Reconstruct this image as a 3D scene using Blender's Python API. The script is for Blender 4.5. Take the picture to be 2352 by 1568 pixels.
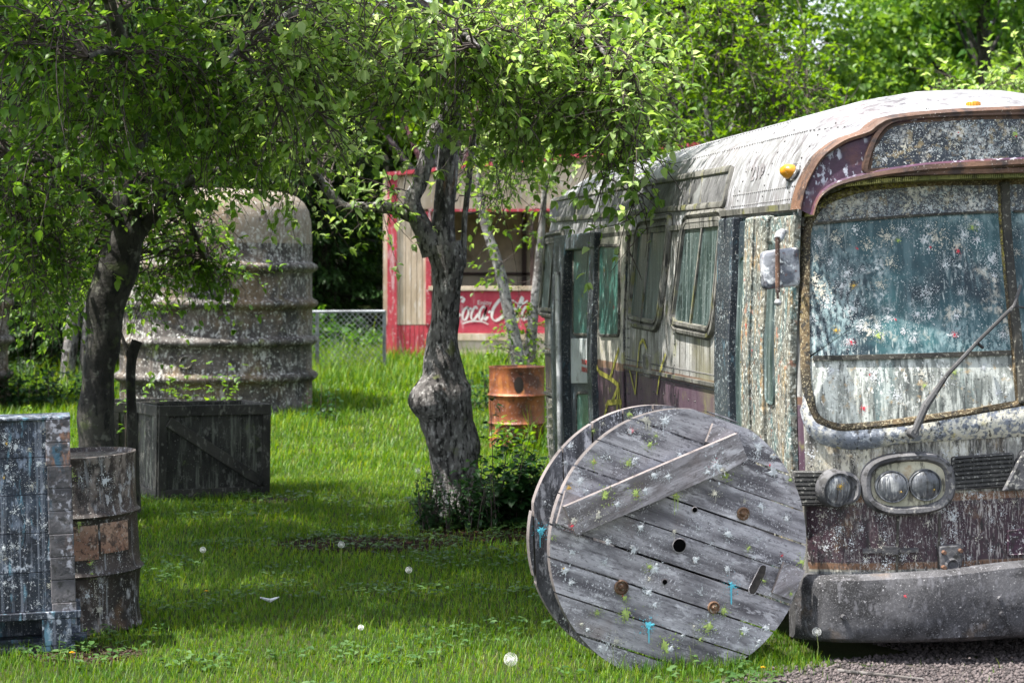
import bpy, bmesh, math, random
import numpy as np
from mathutils import Vector, Matrix, noise
for o in list(bpy.data.objects): bpy.data.objects.remove(o)
SC = bpy.context.scene
COL = SC.collection
R = math.radians
# ------------------------------------------------------------------ camera, sky, sun, exposure
FPX, CX, HY, CAMZ = 4500.0, 1176.0, 645.0, 1.75     # focal length and principal point measured on a 2352 x 1568 frame
cam = bpy.data.objects.new('camera', bpy.data.cameras.new('camera')); COL.objects.link(cam)
cam.location = (0, 0, CAMZ); cam.rotation_euler = (R(90), 0, 0)
cam.data.sensor_width = 36; cam.data.lens = FPX / 2352 * 36; cam.data.shift_y = -(784 - HY) / 2352
cam.data.clip_start = .1; cam.data.clip_end = 500
cam.data.dof.use_dof = True; cam.data.dof.focus_distance = 10.0; cam.data.dof.aperture_fstop = 4.8
SC.camera = cam
SUN = Vector((-.40, -.12, .91)).normalized()          # towards the sun
W = bpy.data.worlds.new('World'); SC.world = W; W.use_nodes = True
nt = W.node_tree; sky = nt.nodes.new('ShaderNodeTexSky'); sky.sky_type = 'NISHITA'; sky.sun_disc = False
sky.sun_elevation = math.asin(SUN.z); sky.sun_rotation = math.atan2(SUN.x, SUN.y)
sky.air_density = 1.0; sky.dust_density = 2.5; sky.ozone_density = 1.0
bgn = nt.nodes['Background']; bgn.inputs[1].default_value = .115
hsk = nt.nodes.new('ShaderNodeHueSaturation'); hsk.inputs['Saturation'].default_value = .45      # thin bright haze over the blue
nt.links.new(sky.outputs[0], hsk.inputs['Color']); nt.links.new(hsk.outputs[0], bgn.inputs[0])
sl = bpy.data.lights.new('sun', 'SUN'); sl.energy = 3.8; sl.angle = R(.5); sl.color = (1, .95, .86)
so = bpy.data.objects.new('sun', sl); COL.objects.link(so); so.rotation_euler = SUN.to_track_quat('Z', 'Y').to_euler()
SC.view_settings.view_transform = 'Standard'; SC.view_settings.look = 'None'
SC.view_settings.exposure = 1.85; SC.view_settings.gamma = 1
SC.cycles.max_bounces = 8; SC.cycles.transparent_max_bounces = 6

# ------------------------------------------------------------------ helpers: geometry
def P(x, y, Y):
    return Vector(((x - CX) / FPX * Y, Y, CAMZ - (y - HY) / FPX * Y))
def inv(x, y, M, axis, val):
    Mi = M.inverted(); o = Mi @ Vector((0, 0, CAMZ)); d = Mi.to_3x3() @ Vector(((x - CX) / FPX, 1, -(y - HY) / FPX))
    return o + d * ((val - o[axis]) / d[axis])
def ground_z(x, y):
    t = max(0.0, y - 20.0)
    return min(.045 * t, .9) if t < 14 else .63 + .03 * (min(t, 60) - 14)
def gz_np(x, y):
    t = np.maximum(0, y - 20.0); return np.where(t < 14, .045 * t, .63 + .03 * (np.minimum(t, 60) - 14))

class MB:
    def __init__(s): s.v = []; s.f = []; s.m = []
    def V(s, p): s.v.append(tuple(p)); return len(s.v) - 1
    def F(s, idx, m=0): s.f.append(tuple(idx)); s.m.append(m)
    def box(s, x0, x1, y0, y1, z0, z1, m=0, M=None):
        c = [Vector((x, y, z)) for z in (z0, z1) for y in (y0, y1) for x in (x0, x1)]
        if M is not None: c = [M @ p for p in c]
        i = [s.V(p) for p in c]
        for q in ((0, 2, 3, 1), (4, 5, 7, 6), (0, 1, 5, 4), (2, 6, 7, 3), (0, 4, 6, 2), (1, 3, 7, 5)): s.F([i[k] for k in q], m)
    def bar(s, a, b, w, h=None, m=0, up=None):           # square bar from a to b
        a = Vector(a); b = Vector(b); h = h or w; d = (b - a); L = d.length; d = d.normalized()
        up = Vector(up) if up is not None else (Vector((0, 0, 1)) if abs(d.z) < .9 else Vector((1, 0, 0)))
        s1 = d.cross(up).normalized(); s2 = s1.cross(d)
        M = Matrix((s1, d, s2)).transposed().to_4x4(); M.translation = a
        s.box(-w / 2, w / 2, 0, L, -h / 2, h / 2, m, M)
    def tube(s, pts, rad, n=10, m=0, cap=True):
        pts = [Vector(p) for p in pts]; k = len(pts)
        if not hasattr(rad, '__len__'): rad = [rad] * k
        rows = []
        ref = None
        for i, p in enumerate(pts):
            t = (pts[min(i + 1, k - 1)] - pts[max(i - 1, 0)]).normalized()
            if ref is None: ref = Vector((1, 0, 0)) if abs(t.x) < .8 else Vector((0, 1, 0))
            a = (ref - t * ref.dot(t)).normalized(); b = t.cross(a); ref = a
            rows.append([s.V(p + (a * math.cos(2 * math.pi * j / n) + b * math.sin(2 * math.pi * j / n)) * rad[i]) for j in range(n)])
        for i in range(k - 1):
            for j in range(n): s.F((rows[i][j], rows[i][(j + 1) % n], rows[i + 1][(j + 1) % n], rows[i + 1][j]), m)
        if cap: s.F(rows[0][::-1], m); s.F(rows[-1], m)
    def lathe(s, prof, n=48, m=0, c=(0, 0), M=None, mats=None):           # prof: (radius, z)
        rows = []
        for r, z in prof:
            row = []
            for j in range(n):
                a = 2 * math.pi * j / n; p = Vector((c[0] + r * math.cos(a), c[1] + r * math.sin(a), z))
                row.append(s.V(M @ p if M is not None else p))
            rows.append(row)
        for i in range(len(prof) - 1):
            for j in range(n): s.F((rows[i][j], rows[i][(j + 1) % n], rows[i + 1][(j + 1) % n], rows[i + 1][j]), mats[i] if mats else m)
        if prof[0][0] > .001: s.F(rows[0][::-1], m)
        if prof[-1][0] > .001: s.F(rows[-1], mats[-1] if mats else m)
    def loops(s, out, surf, prof, fill=True, m=0, mf=None, rings=5):
        """surface feature: loops of a 2D outline, inset by w and lifted by h, then filled"""
        prev = None
        for w, h in prof:
            o = inset(out, w); row = [s.V(surf(a, b, h)) for a, b in o]
            if prev:
                n = len(row)
                for j in range(n): s.F((prev[j], prev[(j + 1) % n], row[(j + 1) % n], row[j]), m)
            prev = row; last = o; hh = h
        if fill:
            mf = m if mf is None else mf
            ca = sum(p[0] for p in last) / len(last); cb = sum(p[1] for p in last) / len(last)
            for k in range(1, rings):
                t = 1 - k / rings
                row = [s.V(surf(ca + (a - ca) * t, cb + (b - cb) * t, hh)) for a, b in last]
                n = len(row)
                for j in range(n): s.F((prev[j], prev[(j + 1) % n], row[(j + 1) % n], row[j]), mf)
                prev = row
            c = s.V(surf(ca, cb, hh)); n = len(prev)
            for j in range(n): s.F((prev[j], prev[(j + 1) % n], c), mf)
    def splat(s, c, r, surf, m, rng, drip=0, off=.002):
        """irregular dried paint splash with satellites and runs"""
        a0, b0 = c
        if r > .009: s.cluster(c, r * 1.9, surf, m, rng, n=70, off=off)
        r *= .85
        for q_ in range(rng.randint(1, 3)):
            rq = r * (1 if q_ == 0 else rng.uniform(.3, .6)); ca, cb = (a0, b0) if q_ == 0 else (a0 + rng.uniform(-.7, .7) * r, b0 + rng.uniform(-.7, .7) * r)
            n = rng.randint(9, 16); el, ea = rng.uniform(.65, 1), rng.uniform(0, 3.14); ho = off + q_ * .0004
            ctr = s.V(surf(ca, cb, ho + .0012)); ring = []
            for j in range(n * 2):
                a = 2 * math.pi * (j + rng.uniform(-.4, .4)) / (n * 2)
                rr = rq * (rng.uniform(.5, 1.2) ** 1.5 if j % 2 else rng.uniform(.36, .75)) * (el + (1 - el) * abs(math.cos(a - ea)))
                ring.append(s.V(surf(ca + rr * math.cos(a), cb + rr * math.sin(a), ho)))
            for j in range(n * 2): s.F((ctr, ring[j], ring[(j + 1) % (n * 2)]), m)
        for k in range(rng.randint(10, 22)):
            a = rng.uniform(0, 6.28); d = r * rng.uniform(.9, 2.3); q = r * rng.uniform(.02, .12) ** 1.0; e = rng.uniform(1, 2.2)
            xs = [surf(a0 + d * math.cos(a) + q * (e * math.cos(t) * math.cos(a) - math.sin(t) * math.sin(a)),
                       b0 + d * math.sin(a) + q * (e * math.cos(t) * math.sin(a) + math.sin(t) * math.cos(a)), off) for t in (0, 1.05, 2.1, 3.14, 4.2, 5.25)]
            s.F([s.V(p) for p in xs], m)
        if drip:
            for k in range(rng.randint(1, 3)):
                a = a0 + rng.uniform(-.5, .5) * r; L = drip * rng.uniform(.45, 1); w = r * rng.uniform(.07, .15)
                q = [(a - w, b0), (a + w, b0), (a + w * .7, b0 - L * .9), (a, b0 - L), (a - w * .7, b0 - L * .9)]
                s.F([s.V(surf(x, z, off + .0007)) for x, z in q], m)
    def cluster(s, c, r, surf, m, rng, n=110, off=.0018, sy=1.0):
        """a dried burst of many tiny flecks, densest at its centre"""
        for k in range(int(n * .75)):
            d = abs(rng.gauss(0, .7)) * r; a = rng.uniform(0, 6.283); q = r * (.010 + .050 * rng.random() ** 4) * (1.2 - min(.9, d / r)) + .0008
            x, y = c[0] + d * math.cos(a), c[1] + d * math.sin(a) * sy; e = rng.uniform(1, 2.4); ta = a + rng.uniform(-.5, .5); ct, st = math.cos(ta), math.sin(ta); h = off + rng.random() * .0009
            s.F([s.V(surf(x + q * (e * math.cos(t) * ct - math.sin(t) * st) * rng.uniform(.6, 1.2), y + q * (e * math.cos(t) * st + math.sin(t) * ct) * rng.uniform(.6, 1.2), h)) for t in (0, 1.25, 2.5, 3.77, 5.03)], m)
    def build(s, name, mats, parent=None, smooth=False, bevel=0):
        me = bpy.data.meshes.new(name); me.from_pydata(s.v, [], s.f)
        for mt in (mats if isinstance(mats, (list, tuple)) else [mats]): me.materials.append(mt)
        me.polygons.foreach_set('material_index', s.m)
        if smooth: me.polygons.foreach_set('use_smooth', [True] * len(s.f))
        me.update(); o = bpy.data.objects.new(name, me); COL.objects.link(o)
        if parent is not None: o.parent = parent
        if smooth and smooth != 'all':
            me.set_sharp_from_angle(angle=R(40))
        if bevel:
            b = o.modifiers.new('bevel', 'BEVEL'); b.width = bevel; b.segments = 2; b.limit_method = 'ANGLE'
        return o
def inset(out, w):
    if abs(w) < 1e-9: return list(out)
    n = len(out); res = []
    area = sum(out[i][0] * out[(i + 1) % n][1] - out[(i + 1) % n][0] * out[i][1] for i in range(n))
    sg = 1 if area > 0 else -1
    for i in range(n):
        x0, y0 = out[i - 1]; x1, y1 = out[(i + 1) % n]; tx, ty = x1 - x0, y1 - y0; L = math.hypot(tx, ty) or 1
        res.append((out[i][0] - ty / L * w * sg, out[i][1] + tx / L * w * sg))
    return res
def rp(pts, r, n=6, seg=.12):
    """round the corners of a polygon and sample its straight runs"""
    k = len(pts); out = []
    rr = r if hasattr(r, '__len__') else [r] * k
    for i in range(k):
        p = Vector(pts[i][:2]); a = (Vector(pts[i - 1][:2]) - p); b = (Vector(pts[(i + 1) % k][:2]) - p)
        d = min(rr[i], a.length * .45, b.length * .45)
        s0 = p + a.normalized() * d; s1 = p + b.normalized() * d
        for j in range(n + 1):
            t = j / n; q = s0 * (1 - t) ** 2 + p * 2 * t * (1 - t) + s1 * t * t; out.append((q.x, q.y))
    res = []
    for i in range(len(out)):
        x0, y0 = out[i]; x1, y1 = out[(i + 1) % len(out)]; L = math.hypot(x1 - x0, y1 - y0); c = max(1, int(L / seg))
        for j in range(c): res.append((x0 + (x1 - x0) * j / c, y0 + (y1 - y0) * j / c))
    return res
def mesh_np(name, verts, quads=None, tris=None, mats=None, parent=None, smooth=False, mi=None):
    me = bpy.data.meshes.new(name); verts = np.asarray(verts, np.float32).reshape(-1, 3)
    nq = 0 if quads is None else len(quads); ntr = 0 if tris is None else len(tris)
    me.vertices.add(len(verts)); me.vertices.foreach_set('co', verts.ravel())
    lp = []; st = []
    if nq: lp.append(np.asarray(quads, np.int32).ravel()); st.append(np.arange(nq, dtype=np.int32) * 4)
    if ntr: lp.append(np.asarray(tris, np.int32).ravel()); st.append(nq * 4 + np.arange(ntr, dtype=np.int32) * 3)
    lp = np.concatenate(lp); st = np.concatenate(st)
    me.loops.add(len(lp)); me.loops.foreach_set('vertex_index', lp)
    me.polygons.add(nq + ntr); me.polygons.foreach_set('loop_start', st)
    if mi is not None: me.polygons.foreach_set('material_index', np.asarray(mi, np.int32))
    if smooth: me.polygons.foreach_set('use_smooth', np.ones(nq + ntr, bool))
    me.update(calc_edges=True)
    for m in (mats if isinstance(mats, (list, tuple)) else [mats]): me.materials.append(m)
    o = bpy.data.objects.new(name, me); COL.objects.link(o)
    if parent is not None: o.parent = parent
    return o
def tag(o, label=None, cat=None, group=None, kind=None):
    if label: o['label'] = label
    if cat: o['category'] = cat
    if group: o['group'] = group
    if kind: o['kind'] = kind
    return o
def thing(name, label, cat, M=None, group=None):
    o = bpy.data.objects.new(name, None); COL.objects.link(o); o.empty_display_size = .2
    if M is not None:
        o.matrix_world = M if isinstance(M, Matrix) else Matrix.Translation(M)
    return tag(o, label, cat, group)
def copy_tree(o, M, label, group=None):
    c = o.copy(); COL.objects.link(c); c.matrix_world = M; c['label'] = label
    if group: c['group'] = group
    for ch in [k for k in bpy.data.objects if k.parent == o]:
        d = ch.copy(); COL.objects.link(d); d.parent = c
        for g in [k for k in bpy.data.objects if k.parent == ch]:
            e = g.copy(); COL.objects.link(e); e.parent = d
    return c

# ------------------------------------------------------------------ helpers: materials
class NM:
    def __init__(s, name):
        s.mat = bpy.data.materials.new(name); s.mat.use_nodes = True; s.nt = s.mat.node_tree
        s.b = s.nt.nodes['Principled BSDF']; s.out = s.nt.nodes['Material Output']
        s.tc = s.nt.nodes.new('ShaderNodeTexCoord'); s.vec = s.tc.outputs['Object']
    def N(s, t): return s.nt.nodes.new(t)
    def L(s, a, b): s.nt.links.new(a, b)
    def mapped(s, st=(1, 1, 1), rot=None, loc=None, vec=None):
        m = s.N('ShaderNodeMapping'); s.L(vec or s.vec, m.inputs[0]); m.inputs['Scale'].default_value = st
        if rot: m.inputs['Rotation'].default_value = rot
        if loc: m.inputs['Location'].default_value = loc
        return m.outputs[0]
    def noise(s, scale, det=4, rough=.55, st=None, dist=0, vec=None, loc=None):
        n = s.N('ShaderNodeTexNoise'); n.inputs['Scale'].default_value = scale; n.inputs['Detail'].default_value = det
        n.inputs['Roughness'].default_value = rough; n.inputs['Distortion'].default_value = dist
        s.L(s.mapped(st or (1, 1, 1), loc=loc, vec=vec) if (st or loc) else (vec or s.vec), n.inputs['Vector']); return n.outputs[0]
    def rng(s, v, a, b, lo=0., hi=1.):
        n = s.N('ShaderNodeMapRange'); n.interpolation_type = 'SMOOTHSTEP' if hi - lo else 'LINEAR'
        s.L(v, n.inputs[0]); n.inputs[1].default_value = a; n.inputs[2].default_value = b; n.inputs[3].default_value = lo; n.inputs[4].default_value = hi; return n.outputs[0]
    def math(s, op, a, b=None):
        n = s.N('ShaderNodeMath'); n.operation = op
        for i, q in enumerate((a, b)):
            if q is None: continue
            if isinstance(q, (int, float)): n.inputs[i].default_value = q
            else: s.L(q, n.inputs[i])
        return n.outputs[0]
    def mix(s, f, a, b):
        n = s.N('ShaderNodeMix'); n.data_type = 'RGBA'
        for i, q in ((0, f), (6, a), (7, b)):
            if isinstance(q, (int, float)): n.inputs[i].default_value = q
            elif isinstance(q, tuple): n.inputs[i].default_value = (*q, 1)
            else: s.L(q, n.inputs[i])
        return n.outputs[2]
    def bump(s, h, strength=.3, dist=.01):
        n = s.N('ShaderNodeBump'); n.inputs['Strength'].default_value = strength; n.inputs['Distance'].default_value = dist
        s.L(h, n.inputs['Height']); s.L(n.outputs[0], s.b.inputs['Normal'])
    def finish(s, col, rough=.7, metal=0, spec=.4):
        if isinstance(col, tuple): s.b.inputs['Base Color'].default_value = (*col, 1)
        else: s.L(col, s.b.inputs['Base Color'])
        if isinstance(rough, (int, float)): s.b.inputs['Roughness'].default_value = rough
        else: s.L(rough, s.b.inputs['Roughness'])
        s.b.inputs['Metallic'].default_value = metal; s.b.inputs['Specular IOR Level'].default_value = spec
        return s.mat
_seed = [0]
def weathered(name, c1, c2, layers=(), bands=None, rough=.7, metal=0, spec=.4, bump=.25, bscale=40, base=(3, .35, .65), bst=None, bi=0, zf=None):
    """base colour pair, then layers: (colour, noise scale, t0, t1, amount, stretch, (modulation scale, t0, t1))"""
    _seed[0] += 7.3; s = NM(name); sd = _seed[0]
    col = s.mix(s.rng(s.noise(base[0], 5, .6, st=bst, loc=(sd, sd, 0)), base[1], base[2]), c1, c2)
    if zf:
        sp2 = s.N('ShaderNodeSeparateXYZ'); s.L(s.vec, sp2.inputs[0]); zz = s.math('ADD', sp2.outputs[2], s.math('MULTIPLY', s.math('SUBTRACT', s.noise(3, 4), .5), 1.0))
        col = s.mix(s.rng(zz, zf[0], zf[1], 0, zf[3]), col, zf[2])
    for i, L in enumerate(layers):
        if bands and i == bi:
            sp = s.N('ShaderNodeSeparateXYZ'); s.L(s.vec, sp.inputs[0])
            z = s.math('ADD', sp.outputs[2], s.math('MULTIPLY', s.math('SUBTRACT', s.noise(9, 3), .5), .012))
            for (z0, z1, cc, am) in bands:
                f = s.math('MULTIPLY', s.rng(z, z0 - .004, z0 + .004), s.rng(z, z1 + .004, z1 - .004))
                col = s.mix(s.math('MULTIPLY', f, s.rng(s.noise(6, 5, .7, st=(1, 1, .35)), .25, .42, am * .35, am)), col, cc)
        cc, sc, t0, t1, am = L[:5]; st = L[5] if len(L) > 5 and L[5] else None; md = L[6] if len(L) > 6 else None
        f = s.rng(s.noise(sc, 5, .62, st=st, loc=(sd + 3.1 * i, 1.7 * i, sd)), t0, t1, 0, am)
        if md: f = s.math('MULTIPLY', f, s.rng(s.noise(md[0], 3, .55, loc=(5.3 * i, sd, 2.2 * i), st=md[3] if len(md) > 3 else None), md[1], md[2]))
        col = s.mix(f, col, cc)
    if bump: s.bump(s.noise(bscale, 5, .6), bump, .01)
    return s.finish(col, rough, metal, spec)
def plain(name, c, rough=.6, metal=0, spec=.4, var=.25, scale=12):
    s = NM(name); d = tuple(x * (1 - var) for x in c)
    return s.finish(s.mix(s.rng(s.noise(scale, 5), .35, .65), d, c), rough, metal, spec)
def foliage(name, cols, trans=.45, rough=.45, up=.6):
    s = NM(name); g = s.N('ShaderNodeNewGeometry'); r = s.N('ShaderNodeValToRGB'); s.L(g.outputs['Random Per Island'], r.inputs[0])
    e = r.color_ramp.elements; e[0].color = (*cols[0], 1); e[1].color = (*cols[-1], 1)
    for i, c in enumerate(cols[1:-1]):
        q = e.new((i + 1) / (len(cols) - 1)); q.color = (*c, 1)
    col = s.mix(s.rng(s.noise(1.3, 3), .35, .65, 0, .5), r.outputs[0], cols[0])
    s.L(col, s.b.inputs['Base Color']); s.b.inputs['Roughness'].default_value = rough; s.b.inputs['Specular IOR Level'].default_value = .35
    t = s.N('ShaderNodeBsdfTranslucent'); hs = s.N('ShaderNodeHueSaturation'); s.L(col, hs.inputs['Color']); hs.inputs['Hue'].default_value = .478; hs.inputs['Saturation'].default_value = 1.08; hs.inputs['Value'].default_value = 1.75
    s.L(hs.outputs[0], t.inputs[0]); m = s.N('ShaderNodeMixShader'); m.inputs[0].default_value = trans
    s.L(s.b.outputs[0], m.inputs[1]); s.L(t.outputs[0], m.inputs[2]); s.L(m.outputs[0], s.out.inputs[0]); return s.mat

M_ = {}
WHT = (.74, .75, .78); BLK = (.012, .013, .016)
M_['w'] = plain('white paint splash', (.62, .64, .66)); M_['l'] = plain('lime paint splash', (.42, .58, .13))
M_['b'] = plain('cyan paint splash', (.12, .55, .70)); M_['r'] = plain('red paint splash', (.62, .03, .06)); M_['y'] = plain('yellow paint splash', (.78, .52, .04))
M_['c'] = plain('cream paint splash', (.70, .66, .48))
SPL = ['w', 'l', 'b', 'r', 'y', 'c']
def soaked(name, c):
    s = NM(name); return s.finish(s.mix(s.rng(s.noise(85, 6, .75), .33, .50), (.16, .15, .165), s.mix(s.rng(s.noise(30, 4), .35, .65), tuple(q * .7 for q in c), c)), .75)
for k_, c_ in (('w', (.62, .65, .68)), ('l', (.38, .50, .13)), ('c', (.56, .54, .46)), ('y', (.66, .42, .05))): M_[k_] = soaked({'w': 'white', 'l': 'lime', 'c': 'cream', 'y': 'yellow'}[k_] + ' soaked paint splash', c_)
def with_spl(*ms): return list(ms) + [M_[k] for k in SPL]
def sp_i(k, base=1): return base + SPL.index(k)

# ------------------------------------------------------------------ setting: ground
def ground_material():
    s = NM('lawn soil'); sep = s.N('ShaderNodeSeparateXYZ'); s.L(s.vec, sep.inputs[0])
    n = s.noise(5, 6, .65); g = s.mix(s.rng(s.noise(1.2, 5), .4, .62), (.022, .036, .010), (.038, .042, .016))
    soil = s.mix(s.rng(n, .35, .65), (.016, .008, .006), (.050, .024, .018))
    grav = s.mix(s.rng(s.noise(70, 4, .7), .35, .65), (.035, .03, .031), (.13, .11, .11))
    def blob(cx, cy, rx, ry):
        dx = s.math('DIVIDE', s.math('SUBTRACT', sep.outputs[0], cx), rx); dy = s.math('DIVIDE', s.math('SUBTRACT', sep.outputs[1], cy), ry)
        d = s.math('ADD', s.math('ADD', s.math('MULTIPLY', dx, dx), s.math('MULTIPLY', dy, dy)), s.math('MULTIPLY', s.math('SUBTRACT', n, .5), 1.6))
        return s.rng(d, 1.15, .85)
    c = g
    soil = s.mix(s.rng(s.noise(14, 4), .4, .6), soil, (.012, .007, .005))
    for q in DIRT: c = s.mix(blob(*q), c, soil)
    for q in GRAVEL: c = s.mix(blob(*q), c, grav)
    s.bump(s.noise(60, 5, .7), .6, .02)
    return s.finish(c, .95, 0, .1)
DIRT = [(-.95, 13.0, .62, .42), (.25, 13.7, .9, .7), (.75, 15.2, .5, 1.1), (-2.0, 9.15, .28, .2), (-1.9, 15.6, .25, .2), (.9, 12.6, .5, 1.2)]
GRAVEL = [(2.6, 8.2, 1.6, .98), (3.6, 11.0, 2.0, 2.5)]
def in_blobs(x, y, bl, k=1.0):
    m = np.zeros(len(x), bool)
    for cx, cy, rx, ry in bl: m |= ((x - cx) / rx) ** 2 + ((y - cy) / ry) ** 2 < k
    return m
xs = np.concatenate([np.linspace(-200, -16, 10), np.linspace(-14, 14, 57), np.linspace(16, 200, 10)])
ys = np.concatenate([np.linspace(-60, 6, 8), np.linspace(7, 40, 67), np.linspace(43, 260, 18)])
gx, gy = np.meshgrid(xs, ys); gv = np.stack([gx, gy, gz_np(gx, gy)], -1)
ni, nj = gx.shape; idx = np.arange(ni * nj).reshape(ni, nj)
q = np.stack([idx[:-1, :-1], idx[:-1, 1:], idx[1:, 1:], idx[1:, :-1]], -1).reshape(-1, 4)
g = mesh_np('ground', gv, q, mats=ground_material(), smooth=True); tag(g, kind='structure')
# ------------------------------------------------------------------ the bus
HW = 1.0                                                     # half width
BUS = Matrix.Translation((1.374, 9.11, 0)) @ Matrix.Rotation(R(9.17), 4, 'Z') @ Matrix.Rotation(-.03, 4, 'Y')
PROF = [(.06, .14), (.02, .22), (0, .42), (0, .8), (0, 1.2), (.008, 1.45), (.03, 1.75), (.045, 2.0), (.055, 2.1), (.085, 2.2), (.14, 2.3), (.225, 2.39), (.36, 2.455), (.55, 2.5), (.78, 2.525), (1.0, 2.53)]
def p_in(z):
    for (a, z0), (b, z1) in zip(PROF, PROF[1:]):
        if z <= z1: return a + (b - a) * max(0, (z - z0) / (z1 - z0))
    return 1.0
def Fb(u): return .2 * abs((u - HW) / HW) ** 2.5 - .2        # bulge of the nose
def sstep(a, b, x): t = min(1, max(0, (x - a) / (b - a))); return t * t * (3 - 2 * t)
def rake(z): return .15 * sstep(.95, 2.15, z)
def sf(u, z, off=0): return Vector((u, Fb(u) + rake(z) - off, z))            # front face
def sfb(u, z, off=0): return Vector((u, Fb(u) - .015 - off, z))              # brow, upright
def crown(v): return 1 + .33 * sstep(.02, .5, v)
def ss(v, z, off=0):                                                           # left side / roof flank
    k = crown(v) if z > 2.1 else 1; zp = z if z <= 2.1 else 2.1 + (z - 2.1) / k
    a = p_in(zp); b = p_in(zp + .02); t = Vector((b - a, .02 * k)).normalized()
    return Vector((a - t.y * off, v, z + t.x * off))
LBUS = 7.15
def build_shell():
    prof = [(a, z) for a, z in PROF] + [(2 * HW - a, z) for a, z in PROF[-2::-1]]
    full = []
    for i, (a, z) in enumerate(prof):
        full.append((a, z))
        if i < len(prof) - 1 and 0 < i < len(prof) - 2:
            full.append(((a + prof[i + 1][0]) / 2, (z + prof[i + 1][1]) / 2))
    nb = 10
    for k in range(1, nb): full.append((prof[-1][0] + (prof[0][0] - prof[-1][0]) * k / nb, .14))
    def zs(z, v): return z if z <= 2.1 else 2.1 + (z - 2.1) * crown(v)
    def shrink(e, a, z): # inset towards the axis
        return (HW + (a - HW) * (1 - e / HW), 1.3 + (z - 1.3) * (1 - e / 1.25))
    rows = []; vs = []
    for k in range(9, 0, -1): rows.append(('r', k))
    allrows = []
    cr = .42
    for e, vv in [(HW * f, LBUS) for f in (.97, .8, .6)] + [(cr * (1 - math.cos(t)), LBUS - cr * (1 - math.sin(t))) for t in (1.57, 1.2, .9, .6, .3)]:
        allrows.append([Vector((shrink(e, a, zs(z, vv))[0], vv, shrink(e, a, zs(z, vv))[1])) for a, z in full])
    for v in (6.4, 5.8, 5.2, 4.6, 4, 3.4, 2.8, 2.2, 1.7, 1.3, 1.0, .8, .6, .45, .3, .2):
        allrows.append([Vector((a, v + min(0, 0), zs(z, v))) for a, z in full])
    fr = .07
    for t in (0, .4, .8, 1.2, 1.57):
        e = fr * (1 - math.cos(t)); row = []
        for a, z in full:
            x, zz = shrink(e, a, z); row.append(Vector((x, Fb(x) + fr * (1 - math.sin(t)) + .01 + rake(zz) * (1 if t > 1 else t), zz)))
        allrows.append(row)
    nside = len(allrows)
    for f in (.85, .7, .55, .4, .25, .1):
        allrows.append([sf(HW + (a - HW) * f, 1.3 + (z - 1.3) * f) for a, z in full])
    n = len(full); parts = {'side_panel': MB(), 'roof': MB(), 'front_panel': MB()}
    maps = {k: {} for k in parts}
    for i in range(len(allrows) - 1):
        for j in range(n):
            q = [(i, j), (i, (j + 1) % n), (i + 1, (j + 1) % n), (i + 1, j)]
            zc = sum(allrows[a][b].z for a, b in q) / 4
            key = 'front_panel' if i >= nside - 3 else ('roof' if zc > 2.07 else 'side_panel')
            mb, mp = parts[key], maps[key]; ids = []
            for c in q:
                if c not in mp: mp[c] = mb.V(allrows[c[0]][c[1]])
                ids.append(mp[c])
            mb.F(ids)
    c = parts['front_panel']; cc = c.V(sf(HW, 1.3)); last = len(allrows) - 1
    for j in range(n): c.F((maps['front_panel'][(last, j)], maps['front_panel'][(last, (j + 1) % n)], cc))
    return parts
bus = thing('bus', 'weathered abandoned transit bus with grime covered windshield and peeling purple band', 'bus', BUS)
STREAK = (22, 22, 1.3)
CREAM = (.46, .44, .36); 
m_side = weathered('weathered bus side', (.16, .155, .145), (.30, .30, .295), [
    ((.05, .045, .04), 3.2, .5, .68, .8, (2.4, 2.4, .5)), ((.035, .035, .03), 9, .47, .62, .85, (3, 3, .14)), ((.62, .63, .62), 12, .5, .68, .6, (3, 3, .16)), ((.17, .16, .09), 1.0, .5, .66, .6),
    ((.03, .03, .03), 55, .55, .65, .7, None, (4, .45, .6)), ((.20, .21, .06), 6, .58, .7, .5)],
    bands=[(1.17, 1.21, (.11, .055, .035), .95), (.86, 1.17, (.060, .030, .052), .92), (.82, .86, (.09, .045, .03), .85)], rough=.62, bump=.2, bi=3)
m_roof = weathered('weathered white roof', (.14, .14, .145), (.29, .295, .31), [
    ((.12, .11, .12), 6, .48, .66, .85, (2.2, 2.2, .6)), ((.05, .045, .05), 12, .50, .63, .85, (1, 3.2, .4), (1.5, .42, .58)), ((.38, .39, .42), 9, .48, .63, .8, (2, 3, .6)), ((.07, .06, .065), 18, .52, .66, .7, (1.2, 2.5, .35)), ((.03, .03, .03), 40, .60, .66, .9, None, (5, .5, .65)), ((.16, .12, .12), 2.2, .55, .75, .5)], rough=.5, bump=.15)
m_front = weathered('weathered bus front', (.20, .20, .19), CREAM, [
    ((.03, .028, .028), 10, .42, .62, .85, (2.6, 2.6, .3)), ((.02, .02, .02), 30, .46, .60, .8, (2.2, 2.2, .18), (2.5, .42, .6)), ((.58, .58, .55), 46, .52, .62, .8, (1.6, 1.6, .55), (3.6, .50, .62)),
    ((.28, .18, .08), 4, .56, .72, .55), ((.02, .02, .022), 60, .50, .60, .8, (1.4, 1.4, .6), (5, .40, .58)),
    ((.50, .50, .50), 90, .56, .66, .8, (1, 1, .7), (5, .42, .62)), ((.012, .012, .013), 14, .54, .64, .8, (1.6, 1.6, .4)), ((.36, .34, .33), 60, .52, .63, .75, (2, 2, .3), (2.2, .48, .62))],
    bands=[(.72, .755, (.16, .08, .045), .95), (.44, .72, (.030, .012, .022), .95), (.41, .44, (.13, .065, .035), .95), (.0, .40, (.10, .11, .12), .8)], rough=.6, bump=.35, bi=2)
sh = build_shell()
seams = []
PANELS = (('side_panel', m_side), ('roof', m_roof), ('front_panel', m_front))
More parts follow.
